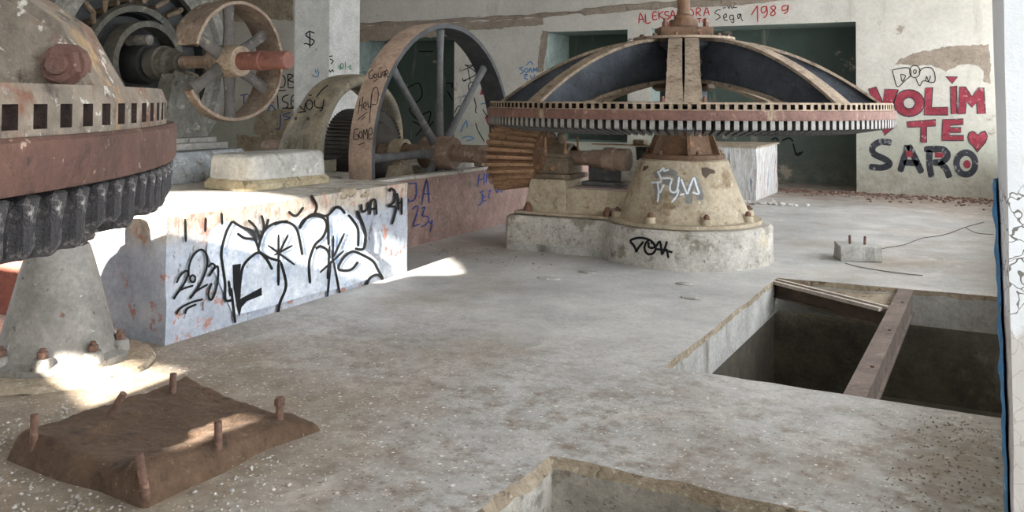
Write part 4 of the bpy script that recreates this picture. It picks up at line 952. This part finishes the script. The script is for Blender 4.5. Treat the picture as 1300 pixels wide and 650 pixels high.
arch = b.build('arch', 'guard', t, smooth=50)
for sgn in (-1, 1):
    b = B(); b.box((-7.72, GY+sgn*.84-.17, .752), (-6.85, GY+sgn*.84+.17, .90), .015); b.build('foot', 'guard', t)
    b = B(); b.box((-7.76, GY+sgn*.84-.19, .90), (-6.80, GY+sgn*.84+.19, .93), .008); b.build('foot_flange', 'dark', t)
for x in (-7.36, -7.16, -6.98):
    b = B(); b.prism([(0, 0), (.12, 0), (0, .22)], -.02, .02, Matrix(((0, 0, 1, x), (-1, 0, 0, GY-.94), (0, 1, 0, .93), (0, 0, 0, 1)))); b.build('gusset', 'guard', t)
S = on_mesh(arch); rj = zm(360, 90, 5.909)
paint('graffiti', [rj(p) for p in ([(60, 330), (85, 260), (112, 202), (150, 198), (145, 226), (105, 248)], [(110, 250), (140, 285), (170, 300)], [(165, 240), (160, 290)], ell(195, 255, 24, 36, 12), [(235, 220), (240, 270), (290, 275), (305, 215)], [(305, 215), (290, 290), (270, 302)], [(245, 200), (290, 145), (335, 108)], [(190, 186), (215, 184)], [(110, 312), (170, 305)])], 1.4, S, BK, arch, .004, label='black handwriting on the casing')
fill('hole', [rj(ell(92, 358, 11, 13, 8)[:-1]), rj(ell(184, 360, 13, 14, 8)[:-1])], S, 'crack', arch, .003)

# ================================================================== ELECTRIC MOTOR AND BROKEN PULLEY
MY, MZ = 6.25, 1.95
t = thing('electric_motor', (-7.6, MY, 1.1), 'large dark round electric motor with coil ring and wide pale housing ring', 'motor')
b = B(); b.lathe([(.86, -7.55), (.98, -7.55), (1.02, -7.5), (1.12, -7.5), (1.12, -7.62), (1.06, -7.66), (1.06, -8.35), (1.12, -8.4), (1.12, -8.5), (.86, -8.5)], (0, MY, MZ), 'X', 84, close_prof=True); b.build('housing', 'motor_ring', t)
b = B(); b.lathe([(.52, -7.75), (.84, -7.72), (.86, -7.62), (.86, -8.4), (.5, -8.4)], (0, MY, MZ), 'X', 84, close_prof=True); b.build('stator', 'dark', t)
for k in range(24):
    a = 2*PI*k/24; d = Vector((0, math.cos(a), math.sin(a))); s = Vector((0, -d.z, d.y)); p0 = Vector((0, MY, MZ)); b = B()
    pts = [p0+d*.80+s*.03+Vector((-7.75, 0, 0)), p0+d*.80+s*.03+Vector((-7.62, 0, 0)), p0+d*.72+s*.07+Vector((-7.56, 0, 0)), p0+d*.63+s*.09+Vector((-7.62, 0, 0)), p0+d*.62+s*.09+Vector((-7.76, 0, 0))]
    b.tube(pts, .03, 8); b.build('coil', 'grease_brown', t)
b = B(); b.lathe([(.55, -7.70), (.60, -7.66), (.58, -7.60), (.52, -7.62)], (0, MY, MZ), 'X', 64, close_prof=True); b.build('end_ring', 'motor_dark', t)
b = B(); b.lathe([(.08, -7.4), (.2, -7.4), (.22, -7.5), (.20, -7.7), (.48, -7.78), (.48, -8.3), (.08, -8.4)], (0, MY, MZ), 'X', 48, close_prof=True)
b.build('rotor', 'dark', t)
b = B(); b.lathe([(.36, -7.44), (.42, -7.44), (.42, -7.62), (.36, -7.62)], (0, MY, MZ), 'X', 48, rad(20), rad(230), close_prof=True); b.build('brush_ring', 'motor_dark', t)
b = B(); b.cyl((-7.60, MY-.12, MZ+.22), (-7.3, MY-.12, MZ+.22), .055, .05); b.build('brush_knob', 'motor_ring', t)
b = B(); b.box((-8.45, MY-.9, .83), (-7.62, MY+.9, 1.05), .02); b.build('base', 'motor_ring', t)
t = thing('shaft_stand', (-7.1, MY, 1.1), 'tapered dark grey bearing stand under the red pulley shaft beside the motor', 'machine stand')
b = B(); b.box((-7.28, MY-.42, 1.105), (-6.78, MY+.42, 1.17), .012); b.box((-7.22, MY-.34, 1.17), (-6.86, MY+.34, 1.22), .012); b.build('base', 'pale_iron', t)
b = B(); b.box((-7.17, MY-.28, 1.22), (-6.90, MY+.28, 1.84), .02, taper=(.7, .45)); b.build('column', 'motor_ring', t)
b = B(); b.box((-6.86, MY-.27, 1.35), (-6.83, MY-.18, 1.86), .005, rot=Matrix.Rotation(rad(-14), 3, 'X')); b.build('bracket', 'motor_ring', t)
b = B(); b.lathe([(.062, -7.36), (.165, -7.36), (.17, -7.32), (.17, -7.22), (.15, -7.21), (.145, -7.12), (.11, -7.10), (.10, -6.99), (.062, -6.97)], (0, MY, MZ), 'X', 32, close_prof=True); b.build('bearing', 'motor_dark', t)
t = thing('broken_pulley', (-6.36, MY, MZ-.56), 'broken six-spoked belt pulley with part of its rim missing, on a red shaft', 'pulley')
b = B(); b.lathe([(.001, -7.6), (.06, -7.6), (.06, -6.5), (.085, -6.5), (.085, -6.0), (.095, -5.99), (.095, -5.93), (.085, -5.92), (.085, -5.65), (.075, -5.63), (.001, -5.63)], (0, MY, MZ), 'X', 32)
for fc in b.bm.faces: fc.material_index = 1 if fc.calc_center_median().x < -6.36 else 0
b.build('shaft', ['shaft_red', 'shaft'], t)
b = B(); b.lathe([(.085, -6.54), (.14, -6.54), (.15, -6.48), (.16, -6.36), (.15, -6.24), (.14, -6.2), (.085, -6.2)], (0, MY, MZ), 'X', 32, close_prof=True); b.build('hub', 'tan_iron', t)
# angles: 0 towards +Y, 90 up; the stretch facing the room low on the near side is gone
b = B(); r_, px_ = .56, -6.36
rows = []; nn = 76; A0, A1 = rad(-150), rad(166)
for i in range(nn+1):
    a = A0+(A1-A0)*i/nn; d = Vector((0, math.cos(a), math.sin(a))); p0 = Vector((px_, MY, MZ))
    w = .16
    if i > nn-14: w1 = .16
    wl, wr = w, w
    if i < 26: wl = .05+.11*(i/26)**1.6; wr = .035+.125*(i/26)**1.5
    if i > nn-4: wl -= .02*(i-nn+4)
    rows.append([b.v(p0+d*r+Vector((x, 0, 0))) for r, x in ((r_-.03, -wl), (r_, -wl), (r_+.006, 0), (r_, wr), (r_-.03, wr), (r_-.035, 0))])
for A, Q in zip(rows, rows[1:]):
    for j in range(6): b.f([A[j], A[(j+1) % 6], Q[(j+1) % 6], Q[j]])
b.f(rows[0]); b.f(rows[-1]); b.rough(.006, 9); b.build('rim', 'pulley_old', t, smooth=50)
for k in range(6):
    a = rad(92+60*k); d = Vector((0, math.cos(a), math.sin(a))); s = Vector((0, -d.z, d.y)); p0 = Vector((px_, MY, MZ)); b = B(); rows = []
    for i in range(8):
        r = .12+(r_-.03-.12)*i/7; fl = 1.3-.3*min(1, i/3)+.3*max(0, i-5)/2
        if k == 1: r = .12+(r-.12)*1.0
        rows.append([b.v(p0+d*r+s*(math.cos(q)*.056*fl)+Vector((math.sin(q)*.032*fl, 0, 0))) for q in [2*PI*j/12 for j in range(12)]])
    for A, Q in zip(rows, rows[1:]):
        for j in range(12): b.f([A[j], A[(j+1) % 12], Q[(j+1) % 12], Q[j]])
    b.f(rows[-1]); b.build('spoke', 'arm_dark', t)

# ================================================================== NEAR PEDESTAL
QX, QY = -4.97, 3.54
t = thing('iron_stand', (QX, QY, 0), 'grey conical iron stand with bolted round foot under the near gear wheel', 'machine stand')
b = B(); b.lathe([(.001, .03), (.39, .03), (.395, .075), (.37, .085), (.34, .10), (.315, .16), (.27, .34), (.215, .56), (.175, .70), (.165, .72), (.001, .72)], (QX, QY, 0), n=64); b.build('cone', 'pale_iron', t, smooth=35)
b = B(); b.lathe([(.15, .72), (.155, .735), (.19, .745), (.20, .765), (.19, .785), (.13, .79), (.122, .93), (.10, .975), (.05, .99), (.001, .992)], (QX, QY, 0), n=48); b.build('collar', 'grease', t)
for k in range(8):
    a = rad(-62+14+45*k); p = Vector((QX+.345*math.cos(a), QY+.345*math.sin(a), .075)); b = B()
    b.lathe([(.06, -.005), (.055, .045), (.045, .06), (.001, .06)], p, n=16); boss = b.build('bolt_boss', 'pale_iron', t)
    b = B(); b.hexbolt(p+Vector((0, 0, .06)), (0, 0, 1), .03, .035, .02); b.build('bolt', 'rod', boss)
b = B(); loft(b, [[(QX+r*math.cos(a)*(1+.1*noise.noise(Vector((math.cos(a)*2, math.sin(a)*2, 0)))), QY+r*math.sin(a), z) for a in [2*PI*i/40 for i in range(40)]] for r, z in ((.56, 0), (.54, .025), (.5, .032))]); b.rough(.012, 8); b.build('grout_pad', 'raw_edge', t)

# ================================================================== HATCH STEELWORK
t = thing('steel_beam', (-.69, 6.9, -.3), 'rusty brown steel I-beam lying lengthwise across the floor hatch', 'beam')
bxa, bxb = -.755, -.635
b = B(); b.box((bxa, HY0-.2, -.025), (bxb, HY1+.1, -.003)); b.box((bxa, HY0-.02, -.205), (bxb+.0, HY1+.02, -.185)); b.box((-.672, HY0-.02, -.21), (-.652, HY1+.02, -.02))
b.build('section', 'beam', t, smooth=0)
for y in (5.9, 6.9, 7.9): b = B(); b.hexbolt((bxa+.08, y, -.003), (0, 0, 1), .013, .008); b.build('rivet', 'rust', t)
t = thing('channel_beam', (-1.25, 7.95, -.25), 'brown steel channel with two pale edges, set slantwise in the hatch corner', 'beam')
pa, pb = Vector((-1.80, 8.36, 0)), Vector((-.785, 7.66, 0)); d = (pb-pa); Ld = d.length; d.normalize(); s = Vector((-d.y, d.x, 0))
mt = Matrix(((d.x, s.x, 0, pa.x), (d.y, s.y, 0, pa.y), (0, 0, 1, 0), (0, 0, 0, 1)))
def obox(b, lo, hi):
    vs = [b.v(mt @ Vector((x, y, z))) for z in (lo[2], hi[2]) for y in (lo[1], hi[1]) for x in (lo[0], hi[0])]
    for q in ((0, 2, 3, 1), (4, 5, 7, 6), (0, 1, 5, 4), (1, 3, 7, 5), (3, 2, 6, 7), (2, 0, 4, 6)): b.f([vs[i] for i in q])
b = B(); obox(b, (0, -.012, -.135), (Ld, .012, -.02)); obox(b, (0, -.06, -.145), (Ld, .05, -.13)); obox(b, (0, -.04, -.03), (Ld, .05, -.018)); b.build('web', 'beam_dark', t, smooth=0)
for y0, y1 in ((-.065, -.03), (.03, .065)):
    b = B(); obox(b, (-.01, y0, -.03), (Ld, y1, -.002)); b.build('flange_edge', 'beam_edge', t, smooth=0)

# ================================================================== SMALL THINGS ON THE FLOOR
q = at(1088, 330, 2, 0)
t = thing('concrete_stub', (q.x, q.y, 0), 'small square concrete stub with two upright bolts on the floor beyond the hatch', 'stub')
b = B(); b.box((q.x-.20, q.y-.12, 0), (q.x+.20, q.y+.22, .155), .015, rot=Matrix.Rotation(rad(20), 3, 'Z')); b.cut(2); b.rough(.012, 11); b.build('body', 'slab_side', t, smooth=35)
for dx in (-.07, .07):
    b = B(); b.cyl((q.x+dx, q.y+.03, .14), (q.x+dx*1.05, q.y+.03, .24), .013, .012, 10); b.build('bolt', 'rod', t)
t = thing('paint_block', (-3.6, 15.6, 0), 'concrete block streaked with dripped paint in front of the dark back opening', 'block')
b = B()
k0, k1, k2 = at(968, 247, 2, 0), at(1005, 237, 2, 0), at(915, 240, 2, 0)
b.box((-5.2, 14.75, 0), (-3.42, 16.35, .86)); b.cut(4); b.rough(.02, 5, lambda p: p.z < .05); b.build('body', 'drip', t, smooth=30)
b = B(); b.box((-5.22, 14.73, .845), (-3.4, 16.37, .875)); b.cut(3); b.rough(.02, 6); b.build('top_skim', 'raw_edge', t, smooth=30)

# soil covered base with six anchor rods
MB = [(-3.86, 2.50), (-2.95, 2.50), (-2.90, 3.45), (-4.02, 3.66)]
def bil(u, v):
    a = Vector(MB[0]).lerp(Vector(MB[1]), u); c_ = Vector(MB[3]).lerp(Vector(MB[2]), u); return a.lerp(c_, v)
t = thing('anchor_base', (-3.4, 3.0, 0), 'low soil-caked machine base with six rusty anchor rods in the floor', 'machine base')
b = B(); n = 56; G = []
for i in range(n+1):
    row = []
    for j in range(n+1):
        u, v = i/n, j/n; p = bil(u, v); e = min(u, 1-u, v, 1-v)
        ks = 1 if e > 0 else 0
        rim_ = min(1, e/.05); h = (.125-.075*v)*(rim_*rim_*(3-2*rim_))**.7
        if u > .80 and v < .98: h += .018*max(0, 1-abs(u-.87)/.09)*min(1, e/.05)
        if .25 < u < .8: h -= .02*min(1, (u-.25)*8, (.8-u)*14)
        k = Vector((p.x*6, p.y*6, 0)); h += .012*noise.noise(k)*min(1, e/.04)+.006*noise.noise(k*3)*min(1, e/.04)
        off = noise.noise_vector(Vector((p.x*3, p.y*3, 4)))*.05*(1 if e < .05 else .2)
        row.append(b.v((p.x+off.x, p.y+off.y, max(-.01, h if e > 0 else -.01))))
    G.append(row)
for i in range(n):
    for j in range(n): b.f([G[i][j], G[i+1][j], G[i+1][j+1], G[i][j+1]])
base = b.build('soil_body', 'soil', t, smooth=60)
bt = bvh_of(base)
for (x0, y0, x1, y1) in ((43, 561, 44, 526), (139, 528, 157, 499), (219, 499, 220, 474), (355, 531, 355, 504), (277, 567, 277, 535), (184, 622, 176, 576)):
    h = bt.ray_cast(EYEP, ray(x0, y0).normalized())[0] or at(x0, y0, 2, .1)
    d = ray(x1, y1); dd = (h-EYEP).dot(cf); e = EYEP+d*dd/d.dot(cf)
    ax = (e-h); b = B(); b.cyl(h-ax.normalized()*.04, e, .018, .017, 14)
    if x0 == 355: b.cyl(h+ax*.62, h+ax*.9, .025, .025, 10)
    b.rough(.002, 40); b.build('anchor_rod', 'rod', t)

# loose grit, pebbles and rubble
def scatter(name, pts, rmin, rmax, m, label, sink=.3, flat=.7):
    b = B()
    for (x, y) in pts:
        r = random.uniform(rmin, rmax)*random.uniform(.6, 1); mtx = Matrix.Translation((x, y, r*flat*(1-sink))) @ Matrix.Rotation(random.uniform(0, 6), 4, 'Z') @ Matrix.Diagonal((random.uniform(.7, 1.4), random.uniform(.6, 1), flat, 1))
        res = bmesh.ops.create_icosphere(b.bm, subdivisions=1, radius=r, matrix=mtx)
        for v in res['verts']: v.co += noise.noise_vector(v.co*31+Vector((x, y, 0)))*r*.35
    o = b.build(name, m, smooth=0); tag(o, label, 'debris', kind='stuff'); return o
R = random.Random(3)
pts = []
while len(pts) < 520:
    x, y = R.uniform(-4.3, -2.4), R.uniform(2.05, 3.1)
    if not (-3.95 < x < -2.88 and 2.46 < y < 3.6) and R.random() < (1 if x < -3.0 else .35): pts.append((x, y))
scatter('gravel', pts, .005, .013, 'pebble', 'loose pale gravel around the soil-caked base')
pts = []
while len(pts) < 450:
    x, y = R.gauss(-.18, .14), R.uniform(3.75, 5.15)
    if x < .1: pts.append((x, y))
scatter('grit_debris', pts, .003, .009, 'debris', 'dark grit along the floor by the white pier', flat=.6)
pts = []
for _ in range(800):
    x = R.uniform(-4.2, .1); y = 16.95-abs(R.gauss(0, .5))*(1.0 if x > -2 else .6)
    if not (x < -3.3 and y < 16.5): pts.append((x, y))
scatter('rubble', pts, .01, .042, 'rubble', 'reddish rubble strewn along the foot of the back wall', flat=.5)
pts = [(R.gauss(-3.1, .22), R.gauss(14.4, .12)) for _ in range(60)]+[(R.uniform(-16, -11.8), R.uniform(15.8, 16.9)) for _ in range(60)]
scatter('rubble', pts, .02, .06, 'pebble', 'pale plaster crumbs beside the paint-streaked block', flat=.5)
pts = [(R.gauss(-4.9, .28), R.gauss(8.2, .14)) for _ in range(70)]+[(R.gauss(-4.2, .3), R.gauss(7.9, .12)) for _ in range(20)]
scatter('crumbs', pts, .008, .02, 'debris', 'brown crumbs on the floor before the plinth', flat=.4)
# pale mortar flakes lying on the open floor, one by one
for (x, y, r, lab) in ((697, 354, .085, 'pale mortar flake on the floor left of the whitish plinth end, nearest the graffiti foundation'), (745, 346, .08, 'pale mortar flake on the floor just before the whitish plinth'),
                  (868, 361, .06, 'small pale mortar flake on the floor below the small black tag'), (879, 379, .085, 'pale mortar flake on the floor near the hatch corner')):
    p = at(x, y, 2, 0); b = B()
    loft(b, [[(p.x+r*q*math.cos(a)*1.25*(1+.35*noise.noise(Vector((x, a*1.3, 0)))), p.y+r*q*math.sin(a)*.7*(1+.35*noise.noise(Vector((x, a*1.3, 5)))), z) for a in [2*PI*i/18 for i in range(18)]] for q, z in ((1, .001), (.9, .012), (.5, .017))])
    tag(b.build('mortar_flake', 'pale_block'), lab, 'rubble piece', 'mortar flakes on the floor')
# light
sun = bpy.data.objects.new('sun', bpy.data.lights.new('sun', 'SUN')); C.objects.link(sun)
AZ, EL = rad(5.5), math.atan(.335)
sd = Vector((-math.sin(AZ)*math.cos(EL), math.cos(AZ)*math.cos(EL), -math.sin(EL)))
sun.rotation_euler = sd.to_track_quat('-Z', 'Y').to_euler(); sun.location = (-2, -8, 6)
sun.data.energy = 21; sun.data.angle = rad(.6); sun.data.color = (1, .93, .82)
w = bpy.data.worlds.new('sky'); bpy.context.scene.world = w; w.use_nodes = True
bg = w.node_tree.nodes['Background']; bg.inputs[0].default_value = (.90, .95, 1.0, 1); bg.inputs[1].default_value = 3.2
sc = bpy.context.scene
sc.view_settings.view_transform = 'Standard'; sc.view_settings.look = 'None'; sc.view_settings.gamma = 1; sc.view_settings.use_curve_mapping = False
sc.view_settings.exposure = 1.65
sc.cycles.max_bounces = 10; sc.cycles.diffuse_bounces = 8; sc.cycles.use_denoising = True; sc.cycles.sample_clamp_indirect = 8
